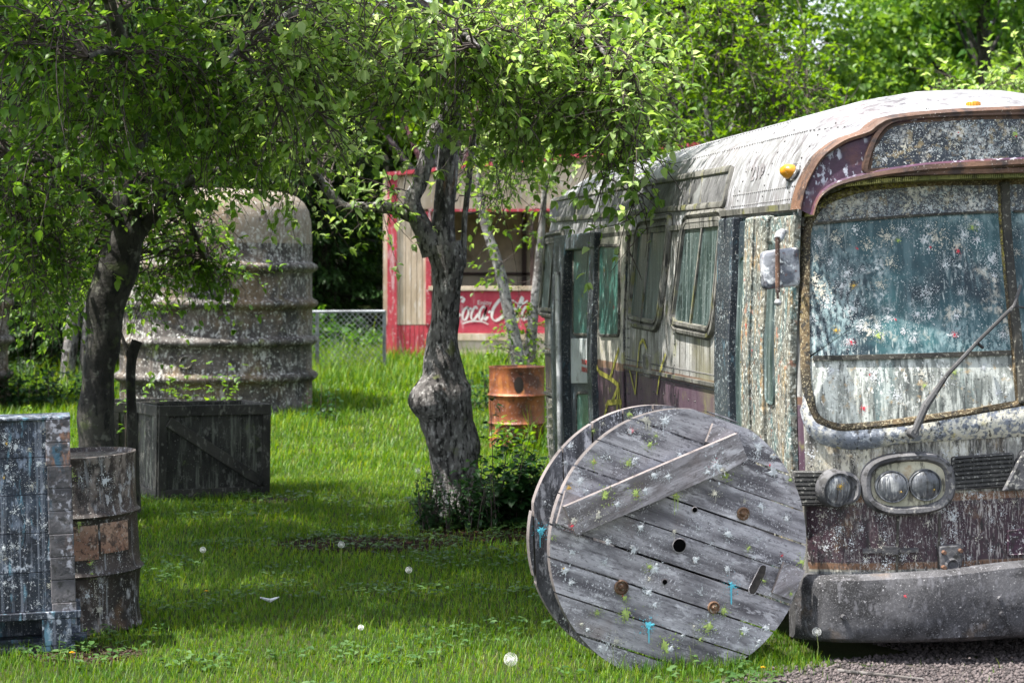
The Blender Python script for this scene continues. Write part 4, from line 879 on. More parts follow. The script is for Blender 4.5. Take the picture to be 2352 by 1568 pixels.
for x, y, r in ((1188, 662, 36), (538, 1055, 40), (1030, 1162, 34)):
    c = s6(x, y); mb = MB(); Mx = Matrix.Translation((c[0], -.004, c[1])) @ Matrix.Rotation(R(90), 4, 'X'); k = r * K6
    mb.lathe([(k, 0), (k, .006), (k * .85, .009), (k * .75, .002), (k * .5, .001), (k * .42, .005), (k * .36, .012), (.001, .012)], 26, 0, M=Mx)
    mb.lathe([(k * .3, .010), (k * .3, .022), (k * .16, .022), (k * .16, .03), (.001, .03)], 6, 0, M=Mx); mb.build('bolt', m_rbolt, spool, smooth=True)
# ------------------------------------------------------------------ steel drums
def drum(mb, r=.29, h=.88, nh=56):
    pr = [(.001, .012), (r - .014, .012), (r - .012, .0), (r + .003, 0), (r + .005, .008), (r, .02)]
    def bead(z): return [(r, z - .022), (r + .006, z - .012), (r + .018, z), (r + .006, z + .012), (r, z + .022)]
    for z in (.1, .2): pr.append((r - .002, z))
    pr += bead(.295); pr += [(r - .002, .38), (r, .48)]; pr += bead(.585); pr += [(r, .68), (r - .002, .78), (r, h - .02), (r + .005, h - .008), (r + .004, h), (r - .010, h), (r - .014, h - .022), (.001, h - .02)]
    mb.lathe(pr, nh)
    for i, p in enumerate(mb.v):
        if .03 < p[2] < h - .03:
            k = noise.noise(Vector((p[0] * 4, p[1] * 4, p[2] * 5))) * .012; l = math.hypot(p[0], p[1]); mb.v[i] = (p[0] * (1 + k / l), p[1] * (1 + k / l), p[2])
m_drum = weathered('dark grimy drum', (.016, .013, .014), (.065, .048, .042), [((.24, .20, .18), 16, .47, .62, .85, (1.4, 1.4, .7), (2.2, .42, .6)), ((.40, .40, .42), 30, .52, .63, .85, (1, 1, .6), (4, .48, .62)), ((.12, .07, .04), 6, .54, .68, .7), ((.30, .31, .33), 14, .56, .66, .6, (3, 3, .12)), ((.5, .48, .45), 90, .60, .67, .8)], rough=.6, bump=.4)
m_label = weathered('faded orange label', (.24, .13, .09), (.40, .27, .20), [((.05, .035, .03), 22, .48, .62, .85), ((.03, .02, .02), 60, .52, .62, .7), ((.46, .40, .36), 50, .56, .66, .6)], rough=.8)
DR = Matrix.Translation(P(192, 1455, 9.95).to_2d().to_3d()) @ Matrix.Rotation(R(2.0), 4, 'Y').inverted() @ Matrix.Rotation(R(1.0), 4, 'X')
dd = thing('steel_drum', 'grimy dark steel drum with faded orange labels beside the stacked bin', 'drum', DR)
mb = MB(); drum(mb)
ds = lambda a, b, h: Vector(((.291 + h) * math.sin(a), -(.291 + h) * math.cos(a), b))
for (a, z, r, c, d) in ((.12, .80, .022, 'l', 0), (.22, .56, .018, 'l', .06), (.38, .36, .014, 'l', 0), (.36, .365, .006, 'r', 0), (.5, .13, .020, 'c', .06), (.68, .76, .03, 'w', 0), (.4, .30, .016, 'l', 0), (.3, .2, .02, 'w', 0)): mb.splat((a, z), r, lambda x, b, h, a=a: ds(a + (x - a) / .29, b, h + .006), 1 + SPL.index(c), rgs, d)
for _ in range(26): mb.cluster((rgs.uniform(-.9, 1.4), rgs.choice((rgs.uniform(.6, .86), rgs.uniform(.1, .86)))), rgs.uniform(.03, .09), lambda a, b, h: ds(a, b, h + .006), sp_i(rgs.choice('wwc')), rgs, n=120)
mb.build('barrel', with_spl(m_drum), dd, smooth=True)
mb = MB()
for (a0, a1, z0, z1) in ((-.10, .52, .375, .545), (.56, 1.14, .40, .55)):
    for i in range(10):
        a, b = a0 + (a1 - a0) * i / 10, a0 + (a1 - a0) * (i + 1) / 10; mb.F([mb.V(ds(x, z, .004)) for x, z in ((a, z0), (b, z0), (b, z1), (a, z1))])
lb = mb.build('label', m_label, dd); 
mb = MB(); mb.lathe([(.03, .866), (.03, .874), (.02, .878), (.001, .878)], 14, 0, c=(-.1, -.12)); mb.build('bung', m_drum, dd)
m_rd = weathered('bright rusted steel', (.07, .025, .016), (.25, .075, .025), [((.055, .02, .015), 3.5, .48, .62, .85), ((.02, .012, .012), 7, .58, .68, .9), ((.45, .42, .45), 50, .60, .68, .7), ((.42, .16, .04), 6, .55, .7, .7, (2, 2, .5))], rough=.5, metal=.15)
y_ = 20.45; rx = (1187 - CX) / FPX * y_
rd_ = thing('steel_drum', 'rusty orange steel drum standing behind the bus in long grass', 'drum', Matrix.Translation((rx, y_, -.02)))
mb = MB(); drum(mb); mb.build('barrel', m_rd, rd_, smooth=True)
mb = MB(); f = [(.29 * .8 * math.sin(a), -.291) for a in (0,)];
cc_ = ringpts((.02, .70), .05, .085, 24)
mb.loops([(a / .29, b) for a, b in cc_], ds, [(0, .003)], rings=3); mb.build('burnt_patch', plain('burnt black stain', (.02, .012, .010), var=.4), rd_)
# ------------------------------------------------------------------ stacked bin at the left edge
Yb = 9.25; kx = Yb / FPX
def bx_(px): return (px - CX) * kx
def bz_(py): return CAMZ - (py - HY) * kx
x1 = bx_(158); x0 = x1 - 1.25
BIN = Matrix.Translation((x1, Yb, 0)) @ Matrix.Rotation(R(-1.2), 4, 'Y') @ Matrix.Rotation(R(13.4), 4, 'Z')
m_bin = weathered('blue black splattered planks', (.008, .011, .020), (.028, .040, .062), [((.20, .24, .32), 24, .52, .64, .8, (1, 1, .45), (2.5, .42, .6)), ((.42, .45, .52), 38, .51, .62, .9, (1, 1, .7), (5.5, .47, .6)), ((.16, .34, .45), 18, .56, .68, .6, (1.5, 1.5, .3)), ((.2, .22, .27), 12, .52, .64, .55, (4, 4, .1)), ((.55, .56, .6), 100, .6, .67, .85)], rough=.55, bump=.4)
m_post = weathered('orange and blue corner strap', (.03, .03, .036), (.14, .13, .14), [((.30, .15, .09), 16, .50, .64, .75, (1, 1, .6), (1.8, .50, .62)), ((.03, .10, .16), 12, .50, .62, .8, (1, 1, .5), (2.1, .52, .62)), ((.40, .40, .46), 30, .5, .62, .8, None, (5, .4, .55)), ((.03, .03, .03), 22, .56, .66, .85)], rough=.7, bump=.5)
bn = thing('wooden_bin', 'tall dark blue splattered plank bin on a pallet at the left edge of the lawn', 'storage bin', BIN)
zt_, zb_ = bz_(962), .20
hts = [zb_ + (zt_ - zb_) * f for f in (0, .205, .41, .61, .805, 1)]
rgb = random.Random(8)
for i in range(5):
    mb = MB(); j = rgb.uniform(-.004, .004); mb.box(-1.25, -.052 , -.012 + j, .012 + j, hts[i] + .003, hts[i + 1]); mb.box(-.012, .010, .013, .28, hts[i] + .003, hts[i + 1])
    mb.box(-1.25, -1.23, .02, .28, hts[i] + .003, hts[i + 1]); mb.box(-1.228, -.014, .265, .28, hts[i] + .003, hts[i + 1])
    sb = lambda a, b, h: Vector((a, -.014 + j - h, b))
    for (px, py, r, c) in ((30, 1040 - 27, .014, 'y'), (22, 1086 + 4, .014, 'y'), (50, 1020, .035, 'w'), (115, 1020, .03, 'w'), (120, 1115, .02, 'c'), (18, 1250, .03, 'w'), (10, 1120, .03, 'w'), (72, 1190, .02, 'w'), (100, 1060, .03, 'w'), (18, 1330, .02, 'w')):
        X, Z = (px - 158) * kx, bz_(py)
        if hts[i] < Z < hts[i + 1]: mb.splat((X, Z), r * .6, sb, sp_i(c), rgb)
    for _ in range(10 if i > 2 else 5): mb.cluster((rgb.uniform(-.5, -.06), rgb.uniform(hts[i] + .03, hts[i + 1] - .03)), rgb.uniform(.02, .06), sb, sp_i(rgb.choice('wwwc')), rgb, n=90)
    mb.build('side_board', with_spl(m_bin), bn, bevel=.003)
mb = MB()
n_ = 9
for k in range(n_):
    z0, z1 = .13 + (zt_ - .13) * k / n_, .13 + (zt_ - .13) * (k + 1) / n_; a = rgb.uniform(-.002, .002) + .016 * (1 - k / n_)
    mb.box(-.088 + a, .024 + a, -.03 + rgb.uniform(-.001, .001), .03, z0 + .0004, z1)
mb.build('corner_post', m_post, bn, bevel=.004)
mb = MB(); mb.box(-1.27, .03, -.03, .30, zt_ + .001, zt_ + .014); mb.build('lid', m_bin, bn, bevel=.003)
mb = MB(); mb.box(-1.3, .06, -.04, .32, .165, .20); 
for x in (-.03, -.66, -1.28): mb.box(x - .09 if x > -1 else x, x + .045 if x > -1 else x + .12, -.035, .31, .04, .164)
mb.box(-1.3, .03, -.03, .10, .012, .039); mb.box(-1.3, .09, .2, .31, .012, .039); mb.box(-1.3, .06, .312, .325, .012, .20); mb.build('pallet', m_bin, bn, bevel=.004)  # last box: back board added behind the pallet so its gap stays dark
# ------------------------------------------------------------------ crates
m_crate = weathered('blackened crate planks', (.013, .013, .013), (.04, .04, .038), [((.15, .16, .14), 10, .5, .66, .75, (3, 3, .25)), ((.24, .24, .23), 26, .54, .64, .6, (1, 1, .5), (3, .44, .6)), ((.10, .14, .03), 5, .60, .7, .6), ((.4, .4, .38), 80, .62, .68, .6)], rough=.75, bump=.4)
m_ctrim = weathered('dark crate battens', (.014, .014, .014), (.05, .048, .045), [((.2, .2, .18), 30, .56, .66, .6, (1, 1, .5))], rough=.75, bump=.4)
def crate(M, w, h, d, lab, diag=True, tilt=0):
    c = thing('crate', lab, 'crate', M); mb = MB(); n = 8
    for i in range(n): a, b = w * i / n, w * (i + 1) / n - .0006; mb.box(max(a, .02), min(b, w - .02), .012 + .002 * (i % 3), .026, .01, h - .012)
    for i in range(n): a, b = w * i / n, w * (i + 1) / n - .0006; mb.box(max(a, .02), min(b, w - .02), d - .026, d - .012, .01, h - .012)
    m2 = max(3, int(d / .12))
    for i in range(m2): a, b = d * i / m2, d * (i + 1) / m2 - .0006; mb.box(.012 + .001 * (i % 2), .024, max(a, .028), min(b, d - .028), .01, h - .012); mb.box(w - .024, w - .012, max(a, .028), min(b, d - .028), .01, h - .012)
    mb.box(.026, w - .026, .028, d - .028, .01, .03); mb.build('side_panel', m_crate, c)
    t = .085; mb = MB()
    for y0, y1 in ((-.012, .0115), (d - .0115, d + .012)):
        mb.box(0, w, y0, y1, h - t, h); mb.box(0, w, y0, y1, 0, t); mb.box(0, t * .8, y0, y1, t + .001, h - t - .001); mb.box(w - t * .8, w, y0, y1, t + .001, h - t - .001)
    for x0, x1 in ((-.012, .0115), (w - .0115, w + .012)):
        mb.box(x0, x1, .013, d - .013, h - t, h); mb.box(x0, x1, .013, d - .013, 0, t); mb.box(x0, x1, .013, .09, t, h - t); mb.box(x0, x1, d - .09, d - .013, t, h - t)
    mb.build('frame', m_ctrim, c, bevel=.004)
    if diag: mb = MB(); mb.bar((t * .9, -.010, h - t * 1.5), (w - t * .85, -.010, t * 1.4), .040, .085, up=(0, 0, 1)); mb.build('diagonal_brace', m_ctrim, c, bevel=.004)
    return c
a = math.atan2(.47, .83)
cb = P(362, 1150, 15.6); cb.z = 0
crate(Matrix.Translation(cb) @ Matrix.Rotation(a, 4, 'Z') @ Matrix.Rotation(R(.8), 4, 'Y'), .955, .755, .62, 'open black plank crate with a diagonal brace on the lawn')
cb = P(255, 1150, 17.2); cb.z = 0
crate(Matrix.Translation(cb) @ Matrix.Rotation(a * .5, 4, 'Z'), .62, .68, .6, 'smaller grey crate half hidden behind the left apple trunk', False)
# ------------------------------------------------------------------ tanks
m_tank = weathered('mottled corrugated tank', (.028, .024, .022), (.10, .086, .076), [((.014, .013, .012), 4, .46, .6, .85, (1.6, 1.6, .8)), ((.40, .40, .38), 15, .50, .64, .8, (1.5, 1.5, .7), (2.2, .44, .6)), ((.20, .13, .06), 1.2, .50, .7, .5), ((.14, .16, .04), 4, .60, .7, .6), ((.55, .55, .53), 30, .57, .66, .85), ((.015, .015, .015), 12, .56, .66, .7, (2, 2, .4))], bands=[(2.1, 3, (.26, .21, .155), .65)], bi=1, rough=.75, bump=.15, bscale=30)
def tank(M, lab, H=2.78, r=1.17):
    t = thing('corrugated_tank', lab, 'tank', M); mb = MB(); pr = [(r - .02, 0), (r + .05, .02), (r + .05, .07), (r, .12)]
    zs = [.50, .93, 1.38, 1.82]
    for z in zs: pr += [(r, z - .16), (r, z - .075), (r + .018, z - .062), (r + .062, z - .035), (r + .075, z), (r + .06, z + .03), (r + .012, z + .055), (r, z + .075)]
    pr += [(r, 2.02), (r - .002, 2.22), (r - .010, 2.38), (r - .04, 2.51), (r - .10, 2.61), (r - .20, 2.69), (r - .36, 2.735), (r - .66, 2.765), (.3, 2.775), (.001, 2.78)]
    mb.lathe(pr, 96); 
    for i, p in enumerate(mb.v):
        l = math.hypot(p[0], p[1])
        if l > .1: k = noise.noise(Vector((p[0] * 2, p[1] * 2, p[2] * 2))) * .006; mb.v[i] = (p[0] * (1 + k / l), p[1] * (1 + k / l), p[2])
    b = mb.build('shell', m_tank, t, smooth='all'); return t
Yt = 24.05
def tankM(px): p = P(px, 900, Yt); return Matrix.Translation((p.x, Yt, ground_z(0, 22.85) - .03))
T1 = tank(tankM(497), 'big mottled corrugated tank with domed top behind the crates')
fpj = (462 - 497) / FPX * 22.85; mb = MB(); Mx = Matrix.Translation((fpj, -1.15, .70)) @ Matrix.Rotation(R(90), 4, 'X')
mb.lathe([(.085, -.05), (.085, .03), (.07, .04), (.055, .02), (.001, .02)], 22, 0, M=Mx)
for k in range(8): mb.tube([Mx @ Vector((.105 * math.cos(k * .785), .105 * math.sin(k * .785), -.04)), Mx @ Vector((.105 * math.cos(k * .785), .105 * math.sin(k * .785), .015))], .012, 6)
mb.build('port', m_tank, T1, smooth=True)
mb = MB(); 
for i in range(12): a0 = -1.57 + .02 * math.sin(i); mb.bar((fpj, -1.17 + .002 * i % 2, .15 + i * .17), (fpj, -1.17, .15 + i * .17 + .15), .012, .03)
T2 = tank(tankM(-207), 'second corrugated tank showing only its edge at the left border')
# ------------------------------------------------------------------ shack
Ys = 31.0; ks = Ys / FPX; G0 = ground_z(0, Ys) - .03
def SX(x): return (x - CX) * ks
def SZ_(y): return CAMZ - (y - HY) * ks
m_beige = weathered('peeling beige boards', (.40, .31, .22), (.58, .47, .36), [((.24, .20, .16), 5, .54, .68, .75, (3, 3, .3)), ((.66, .62, .58), 10, .56, .68, .7, (2, 2, .4))], rough=.8, bst=(1, 1, .5))
m_pink = weathered('dusty beige plinth', (.42, .33, .27), (.58, .48, .42), [((.22, .16, .13), 4, .55, .7, .6)], rough=.85)
m_red = weathered('peeling red boards', (.36, .03, .05), (.48, .05, .07), [((.58, .45, .45), 6, .56, .66, .7, (2.5, 2.5, .4)), ((.18, .02, .03), 3, .5, .66, .6, (2, 2, .5)), ((.62, .56, .54), 22, .58, .68, .7)], rough=.7)
m_int = weathered('dim plywood interior', (.40, .34, .26), (.58, .50, .39), [((.13, .11, .09), 2, .5, .7, .5), ((.08, .12, .03), 5, .64, .72, .7)], rough=.9)
m_dkw = plain('dark brown stud', (.05, .025, .02))
shk = thing('concession_shack', 'beige and red wooden concession shack with an open serving window', 'shack', Matrix.Translation((SX(880), Ys, G0)))
ox = SX(880); 
def lx(x): return SX(x) - ox
def lz(y): return SZ_(y) - G0
Wd, Dp = lx(1590), 2.4; zr0, zr1 = lz(405), lz(336)
def roofz(x): return zr0 + (zr1 - zr0) * x / Wd
mb = MB()
def planks(mb, x0, x1, z0, z1, y0, th, n, m=0, seed=0):
    rr_ = random.Random(seed)
    for i in range(n): a, b = x0 + (x1 - x0) * i / n, x0 + (x1 - x0) * (i + 1) / n - .008; mb.box(a, b, y0 + rr_.uniform(0, .006), y0 + th, z0, z1, m)
planks(mb, 0, lx(984), lz(745), lz(486), 0, .05, 8); mb.build('beige_boards', m_beige, shk)
mb = MB(); planks(mb, 0, lx(984), 0, lz(747), 0, .05, 10, seed=2); mb.build('red_boards', m_red, shk)
mb = MB(); planks(mb, lx(890), lx(913), .0, lz(486) , -.035, .03, 1); mb.box(lx(890), lx(913), -.03, .0, lz(486), roofz(.2)); mb.box(lx(978), lx(990), -.03, .05, lz(745), lz(486)); mb.box(lx(984), Wd, -.04, -.0, lz(486), lz(480)); mb.build('red_trim', m_red, shk)
mb = MB()  # header in mono pitch
for i in range(16):
    a, b = Wd * i / 16, Wd * (i + 1) / 16; q = [(a, lz(480)), (b - .006, lz(480)), (b - .006, roofz(b)), (a, roofz(a))]
    f = [mb.V((x, 0, z)) for x, z in q]; g = [mb.V((x, .05, z)) for x, z in q]; mb.F(f); mb.F(g[::-1])
    for k in range(4): mb.F((f[k - 1], g[k - 1], g[k], f[k]))
mb.build('header_boards', m_beige, shk)
mb = MB(); mb.box(lx(984), Wd, 0, .05, lz(765), lz(668)); sgn = mb.build('sign_board', weathered('faded red painted sign', (.40, .03, .06), (.50, .06, .09), [((.60, .42, .44), 3, .56, .68, .6, (3, 3, .5)), ((.22, .02, .04), 5, .55, .66, .6)], rough=.6), shk)
mb = MB(); mb.box(lx(984), Wd, -.05, .35, lz(667), lz(657)); mb.box(lx(984), Wd, -.02, .05, lz(782), lz(766)); mb.build('counter', m_beige, shk, bevel=.004)
mb = MB(); mb.box(lx(984), Wd, 0.0, .05, lz(835), lz(783)); mb.build('plinth', m_pink, shk)
mb = MB(); mb.box(.0, .06, .05, Dp, .0, roofz(0) - .02); mb.box(Wd - .06, Wd, .05, Dp, 0, zr1 - .02); mb.box(.06, Wd - .06, Dp - .06, Dp, 0, zr0 - .02); mb.box(.06, Wd - .06, .06, Dp - .06, .02, .06); mb.build('inner_wall', m_int, shk)
mb = MB(); 
for i in range(1):
    q = [(-.03, -.10, roofz(-.03)), (Wd + .1, -.10, roofz(Wd + .1)), (Wd + .1, Dp + .1, roofz(Wd + .1) - .0), (-.03, Dp + .1, roofz(-.03))]
    f = [mb.V((x, y, z + .005)) for x, y, z in q]; g = [mb.V((x, y, z + .05)) for x, y, z in q]; mb.F(f[::-1]); mb.F(g)
    for k in range(4): mb.F((f[k - 1], f[k], g[k], g[k - 1]))
mb.bar((-.035, -.112, roofz(-.03) + .02), (Wd + .11, -.112, roofz(Wd + .1) + .02), .02, .06); mb.build('roof', m_red, shk)
mb = MB(); mb.box(lx(1200), lx(1212), Dp - .14, Dp - .07, .06, zr0 - .06); mb.box(lx(984), Wd - .07, Dp - .14, Dp - .07, lz(630), lz(624)); mb.box(lx(1218), lx(1226), .06, .14, lz(656), lz(486)); mb.build('stud', m_dkw, shk)
# lettering: script strokes
m_let = weathered('faded white lettering', (.62, .56, .55), (.74, .70, .68), [((.5, .15, .18), 12, .6, .7, .6)], rough=.7)
def pen(mb, pts, w0, w1=None, ang=.7, y=-.006):
    pts = interp(pts, 6); w1 = w1 or w0 * .35; c = (math.cos(ang), math.sin(ang)); prev = None
    for i, (a, b) in enumerate(pts):
        p, n = pts[max(i - 1, 0)], pts[min(i + 1, len(pts) - 1)]; tx, tz = n[0] - p[0], n[1] - p[1]; L = math.hypot(tx, tz) or 1
        w = w1 + (w0 - w1) * abs(tx / L * c[1] + tz / L * c[0]) ** 1.3; nx, nz = -tz / L * w / 2, tx / L * w / 2
        row = (mb.V((a - nx, y, b - nz)), mb.V((a + nx, y, b + nz)))
        if prev: mb.F((prev[0], row[0], row[1], prev[1]))
        prev = row
def gl(k, x, z, s):
    G = {'C': [[(.75, .78), (.82, .95), (.62, 1.0), (.35, .85), (.12, .5), (.10, .15), (.3, -.02), (.55, .08), (.75, .28)]],
         'o': [[(.42, .5), (.2, .42), (.1, .2), (.18, .02), (.36, .05), (.48, .28), (.42, .5), (.5, .42), (.66, .46)]],
         'c': [[(.48, .42), (.40, .52), (.2, .4), (.12, .15), (.24, .0), (.42, .08), (.6, .25)]],
         'a': [[(.5, .42), (.34, .52), (.14, .35), (.12, .08), (.28, .02), (.46, .24), (.54, .5)], [(.54, .5), (.46, .15), (.54, .01), (.7, .14)]],
         'l': [[(.1, .2), (.35, .6), (.5, .95), (.42, 1.05), (.28, .7), (.18, .2), (.24, .0), (.38, .12)]],
         '-': [[(.05, .3), (.2, .34)]]}
    return [[(x + (a + b * .18) * s, z + b * s) for a, b in st] for st in G[k]]
mb = MB(); X = lx(1028); Z = lz(737); s0 = lz(695) - lz(741)
pxm = ks
for k, px_ in (('C', 1022), ('o', 1058), ('c', 1077), ('a', 1096), ('-', 1118), ('C', 1124), ('o', 1160), ('l', 1178), ('a', 1194)):
    sx_, sz_ = (44, 52) if k == 'C' else ((34, 60) if k != 'l' else (34, 50))
    for st in gl(k, 0, 0, 1): pen(mb, [(lx(px_) + a * sx_ * pxm, lz(735) + b * sz_ * pxm) for a, b in st], pxm * (7 if k == 'C' else 5.5))
pen(mb, [(lx(1062), lz(743)), (lx(1080), lz(738)), (lx(1105), lz(738)), (lx(1122), lz(745))], pxm * 4, pxm * 2)
pen(mb, [(lx(1165), lz(694)), (lx(1178), lz(690)), (lx(1195), lz(700)), (lx(1212), lz(690))], pxm * 4, pxm * 2)
mb.build('script_lettering', m_let, sgn)
text_mesh('Enjoy', .105, 'lettering', m_let, Matrix.Translation((lx(1096), -.008, lz(700))) @ Matrix.Rotation(R(90), 4, 'X'), sgn)
# ------------------------------------------------------------------ chain link fence
Yf = 28.6; kf = Yf / FPX
m_galv = weathered('galvanised steel', (.12, .13, .14), (.24, .26, .28), [], rough=.45, metal=.4)
fx0, fx1 = (560 - CX) * kf, (884 - CX) * kf; gz = ground_z(0, Yf); ft = CAMZ - (717 - HY) * kf
fn = thing('chain_link_fence', 'galvanised chain link fence between the tank and the shack', 'fence', Matrix.Translation((fx0, Yf, gz)))
Lf, Hf = fx1 - fx0, ft - gz
mb = MB(); mb.tube([(0, 0, Hf), (Lf, 0, Hf + .012)], .024, 10); mb.build('top_rail', m_galv, fn, smooth=True)
for x in (.02, (728 - 560) * kf, Lf - .01):
    mb = MB(); mb.tube([(x, .03, -.1), (x, .03, Hf + .02)], .028, 10); mb.build('post', m_galv, fn, smooth=True)
mb = MB(); st = .085
n_ = int((Lf + Hf) / st)
for i in range(n_):
    for sgn_ in (1, -1):
        a = -Hf + i * st; lo_, hi_ = max(0, a), min(Lf, a + Hf)
        if hi_ <= lo_: continue
        if sgn_ > 0: p, q = (lo_, -.028, lo_ - a), (hi_, -.028, hi_ - a)
        else: p, q = (lo_, -.034, Hf - (lo_ - a)), (hi_, -.034, Hf - (hi_ - a))
        mb.bar(p, q, .0065)
mb.build('wire_mesh', m_galv, fn)
# ------------------------------------------------------------------ vegetation tools
def unit(v): return v / np.maximum(np.linalg.norm(v, axis=-1, keepdims=True), 1e-9)
def batch_tubes(Pt, Rd, sides):
    """Pt (N,K,3), Rd (N,K) -> verts, quads"""
    N_, K_, _ = Pt.shape; T = np.empty_like(Pt); T[:, 1:-1] = Pt[:, 2:] - Pt[:, :-2]; T[:, 0] = Pt[:, 1] - Pt[:, 0]; T[:, -1] = Pt[:, -1] - Pt[:, -2]; T = unit(T)
    ref = np.where(np.abs(T[:, :1, 2:3]) < .8, np.array([0, 0, 1.]), np.array([1., 0, 0])); A = unit(np.cross(T, np.broadcast_to(ref, T.shape))); B = np.cross(T, A)
    an = np.arange(sides) * 2 * np.pi / sides
    V = Pt[:, :, None] + Rd[:, :, None, None] * (A[:, :, None] * np.cos(an)[None, None, :, None] + B[:, :, None] * np.sin(an)[None, None, :, None])
    base = (np.arange(N_)[:, None, None] * K_ + np.arange(K_ - 1)[None, :, None]) * sides; j = np.arange(sides)[None, None]; j2 = (j + 1) % sides
    Q = np.stack([base + j, base + j2, base + sides + j2, base + sides + j], -1).reshape(-1, 4)
    return V.reshape(-1, 3), Q
def leaves_np(pos, d, up, L, w=.30, fold=.22, curl=.25):
    """six-vertex folded leaves"""
    d = unit(d); s = unit(np.cross(d, up)); n = np.cross(s, d); L = L[:, None]
    def pt(t, a, h): return pos + d * L * t + s * L * a + n * L * h
    V = np.stack([pt(0, 0, 0), pt(.28, -w * .92, fold * w), pt(.68, -w * .72, fold * w - curl * .3), pt(1, 0, -curl), pt(.68, w * .72, fold * w - curl * .3), pt(.28, w * .92, fold * w), pt(.55, 0, -curl * .18)], 1)
    b = np.arange(len(pos))[:, None] * 7
    Q = np.concatenate([b + np.array([0, 1, 2, 6]), b + np.array([6, 2, 3, 3]), b + np.array([0, 6, 4, 5])], 0)
    Q1 = np.concatenate([b + np.array([[0, 1, 2, 6]]), b + np.array([[0, 6, 4, 5]])]); T1 = np.concatenate([b + np.array([[6, 2, 3]]), b + np.array([[6, 3, 4]])])
    return V.reshape(-1, 3), Q1, T1
def rnd_dir(r, n): return unit(r.normal(size=(n, 3)))
def bez(a, c, b, K): t = np.linspace(0, 1, K)[None, :, None]; return a[:, None] * (1 - t) ** 2 + 2 * c[:, None] * t * (1 - t) + b[:, None] * t * t
def canopy(r, nodes, lobes, leaf, tw=12, lv=9, twl=(.14, .42), br=.013, arch=.18, droop=.25, cup=None):
    """branches from skeleton nodes to targets in ellipsoid lobes; twigs; leaves"""
    tg = []
    for (c, rad, n) in lobes:
        dd = rnd_dir(r, n) * (r.uniform(0, 1, (n, 1)) ** .45); tg.append(np.array(c)[None] + dd * np.array(rad)[None])
    tg = np.concatenate(tg); nodes = np.array(nodes)
    D = np.linalg.norm(tg[:, None] - nodes[None], axis=2) + r.uniform(0, .9, (len(tg), len(nodes))); st = nodes[D.argmin(1)]
    L = np.linalg.norm(tg - st, axis=1, keepdims=True); mid = (st + tg) / 2 + np.array([0, 0, 1.]) * L * arch + r.normal(size=tg.shape) * L * .10
    K = 14; B = bez(st, mid, tg, K); jit = r.normal(size=B.shape) * .02 * L[:, None]; jit[:, 0] = 0; B = B + jit
    Rb = (br * (.45 + .25 * np.minimum(L, 2.5))) * np.linspace(1, .16, K)[None]; bv, bq = batch_tubes(B, Rb, 5)
    # secondary shoots
    n2 = len(tg) * tw; bi = np.repeat(np.arange(len(tg)), tw); t = r.uniform(.28, 1.0, n2) ** .8 * (K - 1); i0 = np.minimum(t.astype(int), K - 2); f = (t - i0)[:, None]
    p0 = B[bi, i0] * (1 - f) + B[bi, i0 + 1] * f; td = unit(B[bi, i0 + 1] - B[bi, i0]); dr = unit(td * .6 + rnd_dir(r, n2) * 1.1 + np.array([0, 0, -droop])); l2 = r.uniform(*twl, (n2, 1)) * np.where(r.uniform(size=(n2, 1)) < .15, 1.7, 1)
    p2 = p0 + dr * l2 + np.array([0, 0, -.55]) * l2 * r.uniform(0, 1, (n2, 1)); pm = p0 + dr * l2 * .5 + r.normal(size=p0.shape) * l2 * .10
    T2 = bez(p0, pm, p2, 6); Rt = r.uniform(.003, .006, (n2, 1)) * np.linspace(1, .35, 6)[None]; tv, tq = batch_tubes(T2, Rt, 3)
    n3 = n2 * lv; ti = np.repeat(np.arange(n2), lv); t = np.where(r.uniform(size=n3) < .35, 1.0, r.uniform(.1, 1, n3)) * 4.999; i0 = t.astype(int); f = (t - i0)[:, None]
    lp = T2[ti, i0] * (1 - f) + T2[ti, i0 + 1] * f; ld = unit(unit(T2[ti, 5] - T2[ti, 0]) * .8 + rnd_dir(r, n3) * .9 + np.array([0, 0, .28])); lu = unit(np.array([0, 0, 1.]) + rnd_dir(r, n3) * .55)
    Ls = leaf * r.uniform(.4, 1.25, n3); bare = (r.uniform(size=n2) < .22)[ti]; keep = (r.uniform(size=n3) < .92) & ~bare
    lvv = leaves_np(lp[keep] + ld[keep] * .006, ld[keep], lu[keep], Ls[keep], w=.30)
    return (bv, bq), (tv, tq), lvv
